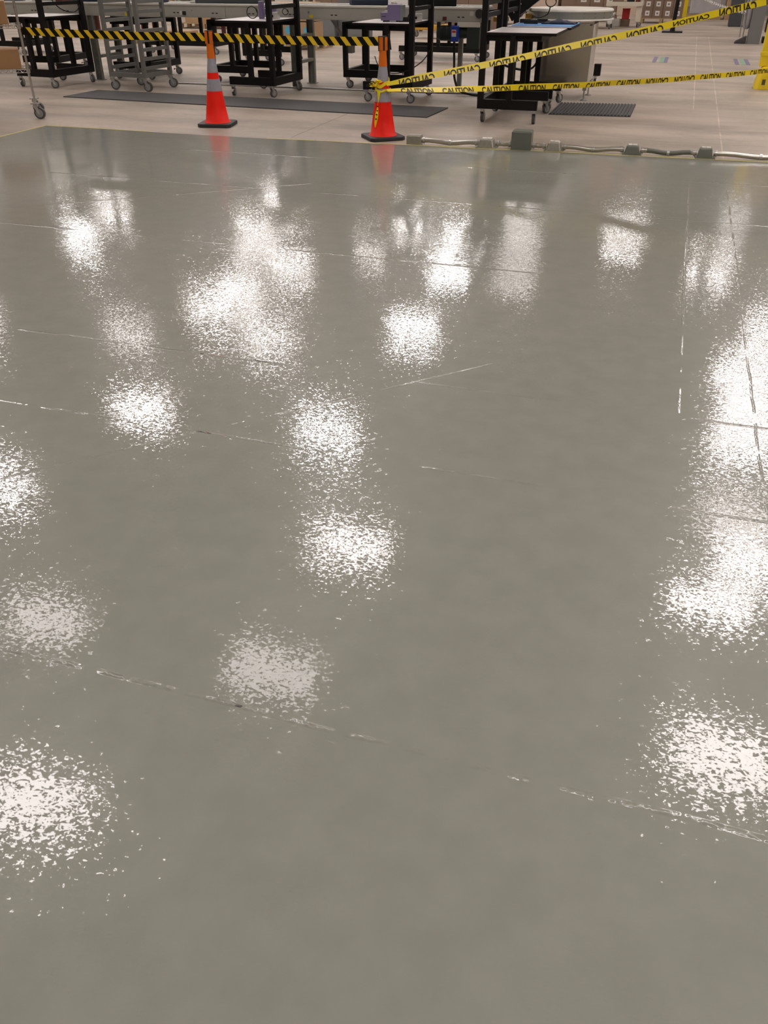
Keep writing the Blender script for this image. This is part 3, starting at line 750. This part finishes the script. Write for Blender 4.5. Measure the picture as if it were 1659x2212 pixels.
# drive motor under the conveyor
mo = empty('conveyor_motor', (-2.98, 12.45, .72), label='dark green gear motor with deep blue box under conveyor end', cat='motor')
mt = MB().tube([(-.24, 0, 0), (-.2, 0, 0), (.0, 0, 0), (.08, 0, -.0), (.19, 0, .01)], [.07, .085, .085, .07, .06], 18); mt.build('motor_body', M['dgreen'], mo)
fn = MB()
for q in range(8): fn.tube([(-.19+q*.022, 0, 0), (-.183+q*.022, 0, 0)], .093, 16)
fn.build('cooling_fins', M['dgreen'], mo)
bb = MB().box((-.02, -.17, -.09), (.085, -.07, .095)).build('terminal_box', M['blue'], mo, bevel=.01)
MB().box((-.005, -.173, -.03), (.055, -.170, .05)).build('rating_label', M['label'], bb); MB().box((.0, -.174, .015), (.05, -.173, .04)).build('red_print', M['redp'], bb)
MB().box((.19, -.13, -.17), (.36, .05, .1)).build('belt_guard', M['dgreen'], mo, bevel=.006)
MB().box((.0, -.05, .085), (.16, .05, .12)).build('mounting_bracket', M['black'], mo)
cable([(-2.95, 12.3, .63), (-2.94, 12.3, .40), (-2.92, 12.28, .20), (-2.84, 12.25, .06), (-2.68, 12.22, .02), (-2.5, 12.2, .02), (-2.32, 12.2, .09), (-2.27, 12.2, .25), (-2.26, 12.22, .5)], .016, 'thick black power cable drooping from the blue motor box to floor')
cable([(-3.01, 12.3, .63), (-3.02, 12.29, .57), (-3.0, 12.28, .53)], .004, 'thin wire hanging beside the thick motor cable')
# floor rail below the conveyor
fr = MB().tube([(-7.3, 12.24, .012), (-6, 12.26, .012), (-4, 12.30, .012), (-2.3, 12.42, .012)], .012, 8)
tag(fr.build('floor_conduit', M['zinc']), 'thin bright metal conduit on floor beneath the conveyor', 'conduit')
# objects on the conveyor far left
for i, (x, w_, h_, m_, lb) in enumerate(((-9.5, .25, .10, 'offwhite', 'white carton on the conveyor near the wire shelf'), (-9.15, .12, .08, 'maroon', 'dark red carton on the conveyor near the wire shelf'), (-10.1, .3, .12, 'bluegrey', 'dark blue bag on conveyor at far left'), (-7.65, .45, .1, 'bluegrey', 'dark navy bag on conveyor behind the grey rack'), (-6.9, .1, .03, 'offwhite', 'crumpled white scrap on the conveyor lip'), (-6.35, .95, .13, 'binm', 'long dark bin resting on conveyor left of first cone'), (-11.0, .9, .12, 'binm', 'dark bin on the conveyor beyond the wire shelf, far end'), (-8.6, .6, .12, 'bluegrey', 'dark navy bag on conveyor beside the rack and wire shelf'), (-3.35, .62, .12, 'black', 'black bin on conveyor above the blue motor box'), (-4.25, .5, .08, 'bluegrey', 'dark mesh tray resting on conveyor between the two cones'), (-3.88, .03, .05, 'offwhite', 'small white clip on the conveyor lip'))):
    b_ = empty('carton' if 'carton' in lb else 'bin' if 'bin' in lb else 'item', (x, 12.6, 1.024), .05*i, label=lb, cat='carton' if 'carton' in lb else 'bin')
    b_.name = 'carton' if 'carton' in lb else 'storage_bin' if 'bin' in lb else 'bag' if 'bag' in lb else 'mesh_tray' if 'tray' in lb else 'paper_scrap' if 'scrap' in lb else 'clip'
    b_['category'] = {'carton': 'carton', 'storage_bin': 'bin', 'bag': 'bag', 'mesh_tray': 'tray', 'paper_scrap': 'paper', 'clip': 'clip'}[b_.name.split('.')[0]]
    MB().box((-w_/2, -.15, 0), (w_/2, .15, h_*.85)).build('body', M[m_], b_, bevel=.01)
    MB().box((-w_/2+.01, -.14, h_*.85), (w_/2-.01, .14, h_)).build('top', M[m_], b_, bevel=.004)

# black labelling machine over the conveyor end
lm = empty('labelling_machine', (-2.2, 12.55, 0), label='black angled machine arm with wheels over the conveyor end', cat='machine')
MB().bar((-.36, -.1, .965), (.10, -.1, 1.01), .09, .05).build('lower_arm', M['black'], lm)
MB().bar((-.05, -.14, .93), (.55, -.14, 1.36), .1, .14).build('inclined_frame', M['black'], lm)
MB().bar((-.05, .1, .98), (.35, .1, 1.5), .16, .25).build('body_plate', M['black'], lm)
MB().box((-.24, .3, .0), (-.18, .36, 1.6)).build('stand_post', M['black'], lm)
MB().box((-.36, .2, 0), (-.05, .46, .03)).build('stand_base', M['black'], lm)
for x, z in ((-.14, .955), (.02, .98)): 
    q = MB().disc((x, -.17, z), (0, 1, 0), .05, .03, 18).build('guide_wheel', M['rubber'], lm); MB().disc((x, -.19, z), (0, 1, 0), .018, .02, 10).build('hub', M['zinc'], q)
MB().box((-.28, -.05, .86), (-.10, .1, .91)).build('yellow_gear_block', M['brass'], lm); MB().box((.14, -.05, .9), (.22, .08, .955)).build('yellow_gear_block', M['brass'], lm)
MB().bar((.12, -.15, 1.02), (.3, -.1, .93), .02, .02).build('chrome_rod', M['chrome'], lm); MB().bar((.1, -.2, 1.06), (.06, -.2, 1.12), .015, .015).build('chrome_rod', M['chrome'], lm)
cable(ring((-1.72, 12.3, 1.10), .065), .006, 'black cable loop in front of the round steel table')
cable([(-1.72, 12.3, 1.04), (-1.74, 12.28, .97), (-1.8, 12.2, .935), (-1.9, 12.1, .93)], .008, 'black cable trailing from loop down to the blue mat')
cable([(-2.28, 12.22, .5), (-2.27, 11.95, .45), (-2.1, 11.95, .38), (-1.9, 12.1, .35), (-1.8, 12.15, .45), (-1.78, 12.2, .7)], .014, 'thick black cable sagging between legs of the right stations')
cable(ring((-2.1, 11.98, .72), .06), .008, 'green-black cable coil hanging on steel frame of round table')

# round accumulation table on a stainless frame
rt = empty('round_table', (-1.52, 12.85, 0), label='round stainless turntable with riveted rim on a boxed steel base', cat='table')
R_ = .55
MB().lathe([(R_, .985), (R_, 1.005), (R_-.012, 1.012)], 48).build('turntable_top', M['convlip'], rt)
rim = MB().lathe([(R_-.004, .905), (R_-.004, .985)], 48).build('rim_band', M['rim'], rt)
MB().lathe([(R_+.012, .888), (R_+.012, .902), (R_-.01, .905)], 48).build('lower_ring', M['convlip'], rt)
mb = MB()
for q in range(22):
    a = 2*PI*q/22
    for z in (.925, .968): mb.disc((R_*math.cos(a), R_*math.sin(a), z), (math.cos(a), math.sin(a), 0), .005, .008, 6)
mb.build('rivets', M['steel_dull'], rim)
ox, oy = 1.52, -12.85
def rtb(a, b_, nm, m='stainless'): return MB().box((a[0]+ox, a[1]+oy, a[2]), (b_[0]+ox, b_[1]+oy, b_[2])).build(nm, M[m], rt)
rtb((-1.83, 12.195, .2), (-1.139, 12.2, .85), 'front_panel'); rtb((-1.145, 12.2, .2), (-1.139, 12.81, .86), 'side_panel', 'stainless_lit')
rtb((-1.83, 12.2, .82), (-1.16, 12.8, .86), 'frame_top')
rtb((-2.33, 12.2, .1), (-2.28, 12.25, .86), 'frame_post'); rtb((-1.19, 12.2, .12), (-1.14, 12.25, .86), 'frame_post'); rtb((-1.19, 12.76, .12), (-1.14, 12.81, .93), 'frame_post'); rtb((-1.83, 12.76, .12), (-1.78, 12.81, .86), 'frame_post')
rtb((-2.33, 12.2, .835), (-1.83, 12.25, .86), 'frame_rail'); 
for x, y in ((-1.165, 12.225), (-1.165, 12.785), (-1.8, 12.785), (-2.305, 12.225)):
    f = MB().tube([(x+ox, y+oy, .01), (x+ox, y+oy, .13)], .011, 8).build('levelling_foot', M['zinc'], rt); MB().lathe([(.045, 0), (.045, .006), (.02, .02)], 16, (x+ox, y+oy)).build('foot_pad', M['steel_dull'], f)
rtb((-2.38, 12.2, .55), (-2.33, 12.23, .72), 'hinge_plate', 'offwhite')
# black bracket caster just beyond
bk = empty('wheeled_bracket', (-1.17, 13.85, 0), label='black bracket with caster wheel beside the round steel table', cat='bracket')
MB().box((-.045, -.05, .14), (.05, .05, .29)).build('bracket_plate', M['black'], bk); caster(bk, (-.02, 0, 0), 2.2, .95)

# small blue-topped cart behind the round table
bc = empty('small_cart', (-2.45, 27.4, 0), 0, label='small low cart with blue mat on white top, right of the round table', cat='cart')
MB().box((-.75, -.3, .33), (.42, .5, .37)).build('cart_top', M['offwhite'], bc); MB().box((-.7, -.28, .37), (.24, .1, .376)).build('blue_mat', M['blue_mat'], bc)
MB().box((-.7, -.28, .24), (.16, .4, .33)).build('drawer_box', M['binm'], bc)
for x, y in ((-.6, -.25), (.33, -.25), (-.6, .4), (.33, .4)): MB().box((x-.06, y-.04, .13), (x+.06, y+.04, .33)).build('cart_leg', M['offwhite'], bc); caster(bc, (x, y, 0), 1.4, .93)

# ---------------------------------------------------------------- grey tray rack
rk = empty('tray_rack', (-7.355, 11.60, 0), math.radians(-7), label='grey steel tray rack on four swivel casters behind the belt', cat='rack')
hx, hy = .29, .285
for sx in (-1, 1):
    for sy in (-1, 1):
        sy2 = sy*hy
        MB().box((sx*hx-.027, sy2-.02, .168), (sx*hx+.027, sy2+.02, 1.75)).build('upright', M['steel_dull'], rk)
        caster(rk, (sx*hx, sy2, 0), (.5 if sx < 0 else .1) if sy < 0 else .35, 1.2, tread='tread')
    for k in range(13):
        z = .262+k*.113
        MB().box((sx*hx-.016, -hy+.02, z), (sx*hx+.016, hy-.02, z+.042)).build('tray_runner', M['steel_dull'], rk)
    MB().box((sx*hx-.02, -hy+.02, .172), (sx*hx+.02, hy-.02, .225)).build('base_bar', M['steel_dull'], rk)
for sy in (-1, 1): MB().box((-hx+.027, sy*hy-.02, .169), (hx-.027, sy*hy+.02, .222)).build('base_bar', M['steel_dull'], rk)
MB().box((-hx+.027, hy-.02, 1.6), (hx-.027, hy+.02, 1.65)).build('top_bar', M['steel_dull'], rk); MB().box((-hx+.027, -hy-.02, 1.6), (hx-.027, -hy+.02, 1.65)).build('top_bar', M['steel_dull'], rk)

# ---------------------------------------------------------------- chrome wire shelf with cartons at left
ang = math.radians(38.7)
ws_ = empty('wire_shelf', (-6.99, 8.74, 0), ang, label='chrome wire shelving cart at the left edge holding cartons', cat='shelf')
Wd, Dp = 1.2, .46          # extends to local -x and +y
for x in (0, -Wd):
    for y in (0, Dp):
        MB().tube([(x, y, .16), (x, y, 1.9)], .0135, 12).build('post', M['chrome'], ws_)
        caster(ws_, (x, y, 0), .25-ang, 1.18, False)
for z in (.475, .905, 1.5):
    sh = MB()
    for y in (0, Dp):
        sh.tube([(-Wd, y, z+.03), (0, y, z+.03)], .004, 6).tube([(-Wd, y, z), (0, y, z)], .004, 6)
        q = -Wd
        while q < -.03: sh.tube([(q, y, z), (q+.03, y, z+.03)], .0025, 4).tube([(q+.03, y, z+.03), (q+.06, y, z)], .0025, 4); q += .06
    for x in (0, -Wd): sh.tube([(x, 0, z+.03), (x, Dp, z+.03)], .004, 6).tube([(x, 0, z), (x, Dp, z)], .004, 6)
    q = -Wd+.03
    while q < 0: sh.tube([(q, 0, z+.034), (q, Dp, z+.034)], .0022, 4, False); q += .028
    so = sh.build('wire_shelf_panel', M['chrome'], ws_)
    for x in (0, -Wd):
        for y in (0, Dp): MB().lathe([(.02, z-.005), (.023, z+.035)], 12, (x, y)).build('collar', M['chrome'], so)
def carton(loc, rz, d, label, grp=None, m='card', flaps=True, name='carton'):
    r = empty(name, loc, rz, label=label, cat='carton', group=grp)
    L_, W_, H_ = d
    MB().box((-L_/2, -W_/2, 0), (L_/2, W_/2, H_)).build('carton_body', M[m], r, bevel=.004)
    for s in (-1, 1):
        MB().box((-L_/2+.002, min(0, s*W_/2*.995)+(.001 if s > 0 else 0), H_), (L_/2-.002, max(0, s*W_/2*.995)-(.001 if s < 0 else 0), H_+.004)).build('top_flap', M[m], r)
    MB().box((-L_/2, -.025, H_+.004), (L_/2, .025, H_+.0045)).build('packing_tape', M['pack_tape'], r)
    return r
def onshelf(lx, ly, z): c, s = math.cos(ang), math.sin(ang); return (-6.99+lx*c-ly*s, 8.74+lx*s+ly*c, z)
carton(onshelf(-.29, .24, .512), ang, (.46, .40, .185), 'brown carton on the lower wire shelf at left edge')
carton(onshelf(-.33, .24, .942), ang, (.46, .40, .215), 'brown carton on the upper wire shelf at left edge', m='card')
carton(onshelf(-.85, .24, .512), ang, (.46, .40, .26), 'second brown carton further along the lower wire shelf')

# ---------------------------------------------------------------- yellow guard post at right edge
gd = empty('guard_post', (1.23, 14.35, 0), 0, label='yellow steel guard post with flared base and chipped paint', cat='guard post')
def rsq(h, c): 
    out = []
    for sx, sy in ((1, 1), (-1, 1), (-1, -1), (1, -1)):
        a = (sx*h, sy*(h-c)), (sx*(h-c), sy*h); out += list(a) if sx*sy > 0 else list(a[::-1])
    return out
def loft(levels, c, nm, m='yellow'):
    vs = []; fs = []
    for h, z in levels: vs += [(x, y, z) for x, y in rsq(h, c)]
    for i in range(len(levels)-1):
        for j in range(8): fs.append((i*8+j, i*8+(j+1) % 8, (i+1)*8+(j+1) % 8, (i+1)*8+j))
    fs += [list(range(8))[::-1], [len(vs)-8+q for q in range(8)]]
    return MB().add(vs, fs).build(nm, M[m], gd, bevel=.006)
loft([(.205, 0), (.20, .05), (.175, .24), (.12, .28)], .05, 'flared_base')
MB().box((-.19, -.08, .28), (-.03, .08, 1.4)).build('upright_post', M['yellow'], gd, bevel=.012)
MB().box((-.09, -.083, .28), (-.04, -.08, 1.4)).build('channel_groove', M['yellow'], gd)
MB().box((-.03, -.05, .42), (1.9, .05, .50)).build('guard_rail', M['yellow'], gd, bevel=.01)
MB().box((-.03, -.05, 1.2), (1.9, .05, 1.3)).build('guard_rail', M['yellow'], gd, bevel=.01)
MB().box((-.20, -.09, .41), (-.02, .09, .465)).build('rail_collar', M['yellow'], gd, bevel=.006)
MB().slab([(-.115, -.202), (-.10, -.203), (-.075, -.201), (-.07, -.203), (-.07, -.2), (-.115, -.2)], .06, .13).build('paint_chip', M['ydark'], gd)
MB().box((-.012, -.199, .07), (-.004, -.196, .12)).build('paint_chip', M['ydark'], gd)

# ---------------------------------------------------------------- background: column, wrapped bundle, bin, stanchion, chain
gc = MB().box((1.29, 22.8, 0), (1.56, 23.1, CEIL_Z)); tag(gc.build('building_column', M['greycol']), kind='structure')
gc = MB().box((-8.32, 22.3, 0), (-8.08, 22.55, CEIL_Z)); tag(gc.build('building_column', M['greycol']), kind='structure')
wb = empty('wrapped_hand_truck', (1.22, 22.95, 0), 0, label='hand truck with white wrapped bundle leaning by the grey column', cat='hand truck')
MB().lathe([(.05, .28), (.09, .36), (.095, .7), (.07, .96), (.04, 1.0)], 12, (.0, .1)).build('wrapped_bundle', M['wrap'], wb)
for x in (-.12, -.05): MB().tube([(x+.02, 0, .12), (x, 0, .55), (x-.0, .02, .95)], .014, 8).build('frame_tube', M['chrome'], wb)
MB().add([(-.2, -.12, 0), (.05, -.12, 0), (.05, .1, 0), (-.2, .1, 0), (-.17, -.1, .05), (.05, -.1, .16), (.05, .08, .16), (-.17, .08, .05)], [(3, 2, 1, 0), (4, 5, 6, 7), (0, 1, 5, 4), (1, 2, 6, 5), (2, 3, 7, 6), (3, 0, 4, 7)]).build('wheel_cover', M['rubber'], wb, bevel=.02)
wk = empty('pallet_truck', (1.75, 23.3, 0), 0, label='dark pallet truck half hidden between grey column and guard post', cat='pallet truck')
MB().box((-.12, -.2, .0), (.4, .2, .12)).build('wheel_block', M['black'], wk, bevel=.02); MB().box((-.1, -.15, .2), (.3, .15, .5)).build('pump_body', M['black'], wk, bevel=.03)
MB().tube([(0, -.1, .3), (-.05, -.2, .45), (.1, -.2, .62)], .03, 8).build('hydraulic_hose', M['zinc'], wk); MB().box((-.05, -.22, .14), (.06, -.2, .2)).build('plate', M['offwhite'], wk)
MB().lathe([(.08, .66), (.12, .74), (.1, .82)], 10, (.05, 0)).build('tiller_head', M['offwhite'], wk)
bn = empty('waste_bin', (1.30, 29.6, 0), 0, label='large dark slate bin behind the white chain', cat='bin')
MB().add([(-.24, -.25, 0), (.24, -.25, 0), (.24, .25, 0), (-.24, .25, 0), (-.28, -.3, .95), (.28, -.3, .95), (.28, .3, .95), (-.28, .3, .95)], [(3, 2, 1, 0), (4, 5, 6, 7), (0, 1, 5, 4), (1, 2, 6, 5), (2, 3, 7, 6), (3, 0, 4, 7)]).build('bin_body', M['binm'], bn, bevel=.02)
MB().box((-.3, -.32, .95), (.3, .32, 1.0)).build('bin_lid', M['binm'], bn, bevel=.01)
sn = empty('stanchion', (-.41, 26.3, 0), 0, label='black stanchion post on a flat plate before labelled cartons', cat='stanchion')
MB().box((-.26, -.2, 0), (.26, .2, .03)).build('base_plate', M['black'], sn, bevel=.008)
MB().lathe([(.07, .03), (.055, .12), (.052, .16)], 14).build('post_foot', M['black'], sn)
MB().tube([(0, 0, .14), (.03, .0, 1.1)], .05, 14).build('post', M['black'], sn)
s2 = dup(sn, (1.40, 10.26, 0), 0, 'black stanchion off to the right holding the upper caution tape'); s2.scale = (1, 1, 1.25)
ch = empty('barrier_chain', (0, 0, 0), 0, label='white plastic chain sagging toward the grey column', cat='chain')
a, b_ = Vector((.05, 27.5, .80)), Vector((1.14, 22.85, .60)); L_ = 44
for i in range(L_):
    t = i/L_; p = a.lerp(b_, t) - Vector((0, 0, 0.04*4*t*(1-t))); p2 = a.lerp(b_, t+1/L_) - Vector((0, 0, 0.04*4*(t+1/L_)*(1-(t+1/L_))))
    d = (p2-p).normalized(); sd = Vector((0, 0, 1)) if i % 2 else d.cross(Vector((0, 0, 1))).normalized()
    c_ = (p+p2)/2; pts = [c_+d*math.cos(q*PI/3)*.07+sd*math.sin(q*PI/3)*.03 for q in range(7)]
    MB().tube(pts, .010, 4, False).build('link', M['offwhite'], ch)
# floor marking tape
for i, (x, nm, lb) in enumerate(((-.51, 'mark_p', 'violet floor tape dash, left pair'), (-.385, 'mark_g', 'green floor tape dash, left pair'), (-.31, 'mark_p', 'violet floor tape dash beside green, left pair'), (.93, 'mark_p', 'violet floor tape dash, right pair'), (1.04, 'mark_g', 'green floor tape dash, right pair'), (1.115, 'mark_p', 'violet floor tape dash beside green, right pair'))):
    tag(MB().box((x-.035, 17.8, .0005), (x+.035, 18.95, .002)).build('floor_tape_mark', M[nm]), lb, 'floor tape')

# cream cart in the background
cc = empty('cream_cart', (-1.85, 28.4, 0), 0, label='cream metal cart with red bin beneath, beside labelled cartons', cat='cart')
for x in (-.42, .42): MB().box((x-.07, -.3, .14), (x+.07, -.2, .55)).build('cart_leg', M['cream'], cc); MB().box((x-.05, .3, .14), (x+.05, .4, .55)).build('cart_leg', M['cream'], cc); caster(cc, (x, -.25, 0), 1., .95); caster(cc, (x, .35, 0), .3, .95)
MB().box((-.5, -.35, .52), (.5, .45, .62)).build('cart_deck', M['cream'], cc)
for x in (-.5, .47): MB().box((x, -.35, .62), (x+.03, -.3, 1.5)).build('cart_upright', M['cream'], cc)
MB().box((-.5, -.35, .95), (.5, .45, 1.0)).build('cart_shelf', M['cream'], cc)
for x, w_, h_, m_, lb in ((-.2, .3, .12, 'card_far', 'brown'), (.15, .2, .1, 'slot', 'black'), (.35, .12, .13, 'maroon', 'dark red')):
    tag(MB().box((-w_/2, -.1, 0), (w_/2, .1, h_)).build('parts_box', M[m_], loc=(-1.85+x, 28.3, .62), bevel=.005), '%s parts box on the cream cart deck' % lb, 'box')
rb_ = empty('crate', (-1.82, 28.7, 0), 0, label='red bin standing under the cream cart', cat='crate')
MB().box((-.09, -.1, .18), (.11, .1, .42)).build('crate_body', M['redp'], rb_, bevel=.01); MB().box((-.10, -.11, .42), (.12, .11, .44)).build('crate_rim', M['redp'], rb_); MB().box((-.12, -.1, .0), (.14, .1, .18)).build('crate_stand', M['card_far'], rb_)
tag(MB().box((-.1, -.12, 0), (.1, .12, .2)).build('white_packet', M['offwhite'], loc=(-2.05, 28.5, .0), bevel=.01), 'white packet on floor under the cream cart', 'packet')

# pallets and cartons
def pallet(loc, rz, label, W_=1.2, D_=1.0):
    r = empty('pallet', loc, rz, label=label, cat='pallet')
    for i in range(7):
        y = -D_/2+i*(D_-.1)/6; MB().box((-W_/2, y, .12), (W_/2, y+.1, .14)).build('deck_board', M['wood'], r)
    for x in (-W_/2, -.05, W_/2-.1):
        for y in (-D_/2, -.05, D_/2-.1): MB().box((x, y, .02), (x+.1, y+.1, .12)).build('block', M['wood'], r)
        MB().box((x, -D_/2, 0), (x+.1, D_/2, .02)).build('bottom_board', M['wood'], r)
    return r
proto_c = {}
def small_carton(key, d, m, labelled, sticker=None):
    if key in proto_c: return dup(proto_c[key])
    r = empty('carton', (0, 0, 0)); L_, W_, H_ = d
    MB().box((-L_/2, -W_/2, 0), (L_/2, W_/2, H_)).build('carton_body', M[m], r, bevel=.004)
    if labelled: MB().box((-L_*.22, -W_/2-.002, H_*.25), (L_*.22, -W_/2, H_*.78)).build('paper_label', M['label'], r); MB().box((-L_*.1, -W_/2-.003, H_*.4), (L_*.1, -W_/2-.002, H_*.6)).build('label_print', M['steel_dull'], r)
    if sticker: 
        MB().disc((L_*.05, -W_/2-.001, H_*.6), (0, 1, 0), .07, .003, 20).build('round_sticker', M['teal'], r)
    MB().box((-L_/2, -.02, H_), (L_/2, .02, H_+.001)).build('packing_tape', M['pack_tape'], r)
    proto_c[key] = r; return r
def stack(x0, y0, nx, ny, nz, d, key, m, lab, where, z0=.14, sticker=None, gap=.01):
    for k in range(nz):
        for j in range(ny):
            for i in range(nx):
                c = small_carton(key, d, m, lab, sticker)
                c.location = (x0+(i+.5)*(d[0]+gap), y0+(j+.5)*(d[1]+gap), z0+k*(d[2]+.002))
                row = ['bottom', 'second', 'third', 'fourth', 'fifth', 'sixth', 'seventh'][k]
                dl = 'front' if j == 0 else 'rear'
                tag(c, 'carton %s, %s layer, %s, %s from the left' % (where, row, dl, ORD[i]), 'carton', 'cartons '+where)
pallet((-.86, 30.85, 0), 0, 'wooden pallet under the white-labelled cartons', 1.25)
stack(-1.44, 30.4, 4, 1, 5, (.285, .4, .24), 'lab', 'card_far', True, 'with white label behind the stanchion')
pallet((-2.9, 31.3, 0), 0, 'wooden pallet under cartons left of the cream cart', 1.25)
stack(-3.5, 30.9, 3, 1, 4, (.40, .45, .30), 'lab2', 'card_far', True, 'left of the cream cart')
pallet((-7.95, 18.75, 0), 0, 'wooden pallet under the blue-sticker cartons', 1.25)
stack(-8.58, 18.25, 3, 1, 1, (.41, .45, .36), 'stk', 'card_l', False, 'with blue round sticker below the conveyor', sticker=True)
stack(-8.4, 18.3, 2, 1, 1, (.5, .45, .33), 'stk2', 'card_l', False, 'on top of the blue-sticker cartons', z0=.52)
pallet((-12.9, 24.3, 0), 0, 'wooden pallet far behind the grey rack', 1.5)
stack(-13.5, 23.9, 3, 1, 1, (.40, .45, .30), 'lab3', 'card_l', False, 'far behind the grey rack')
pallet((-11.2, 19.2, 0), 0, 'wooden pallet behind the first cone', 1.5)
stack(-11.8, 18.8, 3, 1, 1, (.40, .45, .12), 'lab4', 'card_l', False, 'low on pallet behind the first cone')
stack(-6.9, 26.0, 4, 1, 3, (.5, .5, .4), 'bg5', 'card_far', False, 'beyond the conveyor behind the violet printer', z0=0)
stack(-10.6, 26.5, 3, 1, 2, (.5, .5, .4), 'bg5', 'card_far', False, 'beyond the conveyor behind the first cone', z0=0)
stack(-4.0, 31.0, 1, 1, 3, (.5, .5, .4), 'bg5', 'card_far', False, 'behind the black machine', z0=0)

# grey cabinets beyond the conveyor
for x, lb in ((-8.62, 'grey steel cabinet left of far column'), (-7.76, 'grey steel cabinet right of far column')):
    r = empty('steel_cabinet', (x, 22.3, 0), 0, label=lb, cat='cabinet')
    MB().box((-.27, -.2, 0), (.27, .2, .7)).build('cabinet_body', M['cabinet'], r, bevel=.01)
    MB().box((-.25, -.206, .05), (.25, -.2, .66)).build('cabinet_door', M['cabinet'], r); MB().box((.18, -.215, .35), (.2, -.206, .45)).build('handle', M['zinc'], r)
rm = empty('floor_machine', (-6.0, 22.3, 0), 0, label='low yellow and steel machine on caster beyond the printer table', cat='machine')
MB().box((-.35, -.2, .18), (.5, .3, .30)).build('chassis', M['brass'], rm, bevel=.02); MB().box((-.1, -.15, .3), (.35, .2, .48)).build('motor_cover', M['cabinet'], rm, bevel=.02)
caster(rm, (-.3, -.1, .03), .9, 1.1); caster(rm, (.45, -.1, .03), .4, 1.1)
# a second, dark red framed line far behind
for i, (x, y) in enumerate(((-9.9, 20.5), (-13.2, 20.2), (-6.9, 24.6))):
    r = empty('steel_bench', (x, y, 0), 0, label='dark red steel bench far behind the conveyor, %s from the left' % ['second', 'first', 'third'][i], cat='bench', group='dark red benches far behind')
    MB().box((-.9, -.3, .55), (.9, .3, .62)).build('bench_top', M['maroon'], r)
    for sx in (-.8, 0, .8):
        for sy in (-.25, .25): MB().box((sx-.04, sy-.04, 0), (sx+.04, sy+.04, .55)).build('leg', M['maroon'], r)

# stretch-wrapped pallet load and pallet racks across the back
wp = empty('wrapped_pallet_load', (.42, 33.6, 0), 0, label='pallet load in cloudy stretch wrap between stanchion and chain', cat='pallet load')
MB().box((-.5, -.5, .14), (.45, .5, 1.7)).build('wrapped_goods', M['wrap'], wp, bevel=.04); MB().box((-.55, -.5, .0), (.5, .5, .14)).build('pallet_base', M['wood'], wp)
tag(MB().box((-.2, -.3, 0), (.2, .3, 1.4)).build('carton_tower', M['card_l'], loc=(1.22, 33.5, .0), bevel=.01), 'tan carton tower right of the wrapped pallet load', 'carton')
tag(MB().box((-.07, -.1, 0), (.07, .1, 1.3)).build('striped_corner_guard', M['yellow'], loc=(-.22, 32.0, 0), bevel=.01), 'yellow corner guard standing behind the black stanchion', 'guard')
load_m = [mat('pale_carton_board', (.50, .38, .30), .8, noise=.1), mat('brown_load_board', (.45, .30, .2), .8, noise=.1), mat('tan_load_board', (.55, .42, .32), .8, noise=.1), mat('white_stretch_wrap', (.62, .6, .6), .3, noise=.1)]  # colours lightened in place of lamp light, to brighten the floor's reflections
me_up = MB()
for y in (0, 1.0):
    me_up.box((-.05, y-.05, 0), (.05, y+.05, 6.6))
for i in range(9): me_up.bar((0, 0, .3+i*.7), (0, 1.0, .3+(i+1)*.7 if i % 2 else .3+i*.7), .04, .04)
beam_mb = MB().box((-1.3, -.04, -.06), (1.3, .04, .06)).build('load_beam', M['rackb']); up0 = me_up.build('rack_upright', M['racku'])
rk0 = empty('pallet_rack', (0, 0, 0)); up0.parent = rk0; beam_mb.parent = rk0; beam_mb.location = (1.35, 0, 1.7)
u2 = up0.copy(); C.objects.link(u2); u2.parent = rk0; u2.location = (2.7, 0, 0)
for z in (1.7, 3.4, 5.1):
    for y in (0, 1.0):
        if z == 1.7 and y == 0: continue
        q = beam_mb.copy(); C.objects.link(q); q.parent = rk0; q.location = (1.35, y, z)
loads = []
for m_ in load_m:
    loads.append((m_, MB().box((-.55, -.5, .14), (.55, .5, 1.35)).box((-.6, -.5, 0), (.6, .5, .14))))
lo_obj = [mb.build('pallet_load', m_) for m_, mb in loads]
used_lo = set()
for i in range(12):
    x = -23.+i*2.84; y = 35.4
    if i == 8: continue
    r = rk0 if i == 0 else dup(rk0)
    r.location = (x, y, 0); tag(r, 'pallet rack bay by the far wall, %s from the left' % ORD[i], 'rack', 'pallet racks by the far wall')
    for lv, z in enumerate((0, 1.76, 3.46, 5.16)):
        for s in (0, 1):
            if random.random() < .12: continue
            k = random.randrange(4); src = lo_obj[k]
            if k in used_lo: o = src.copy(); C.objects.link(o)
            else: o = src; used_lo.add(k)
            o.location = (x+.75+s*1.22, y+.5, z+.001); o.scale = (.95, 1, random.choice((.75, .9, 1)))
            tag(o, '%s pallet load in the %s rack bay, level %s, %s half' % (('dull brown', 'brown', 'tan', 'wrapped')[k], ORD[i], ('one', 'two', 'three', 'four')[lv], ('first', 'second')[s]), 'pallet load', 'pallet loads in the racks')
for k, o in enumerate(lo_obj):
    if k not in used_lo: bpy.data.objects.remove(o)
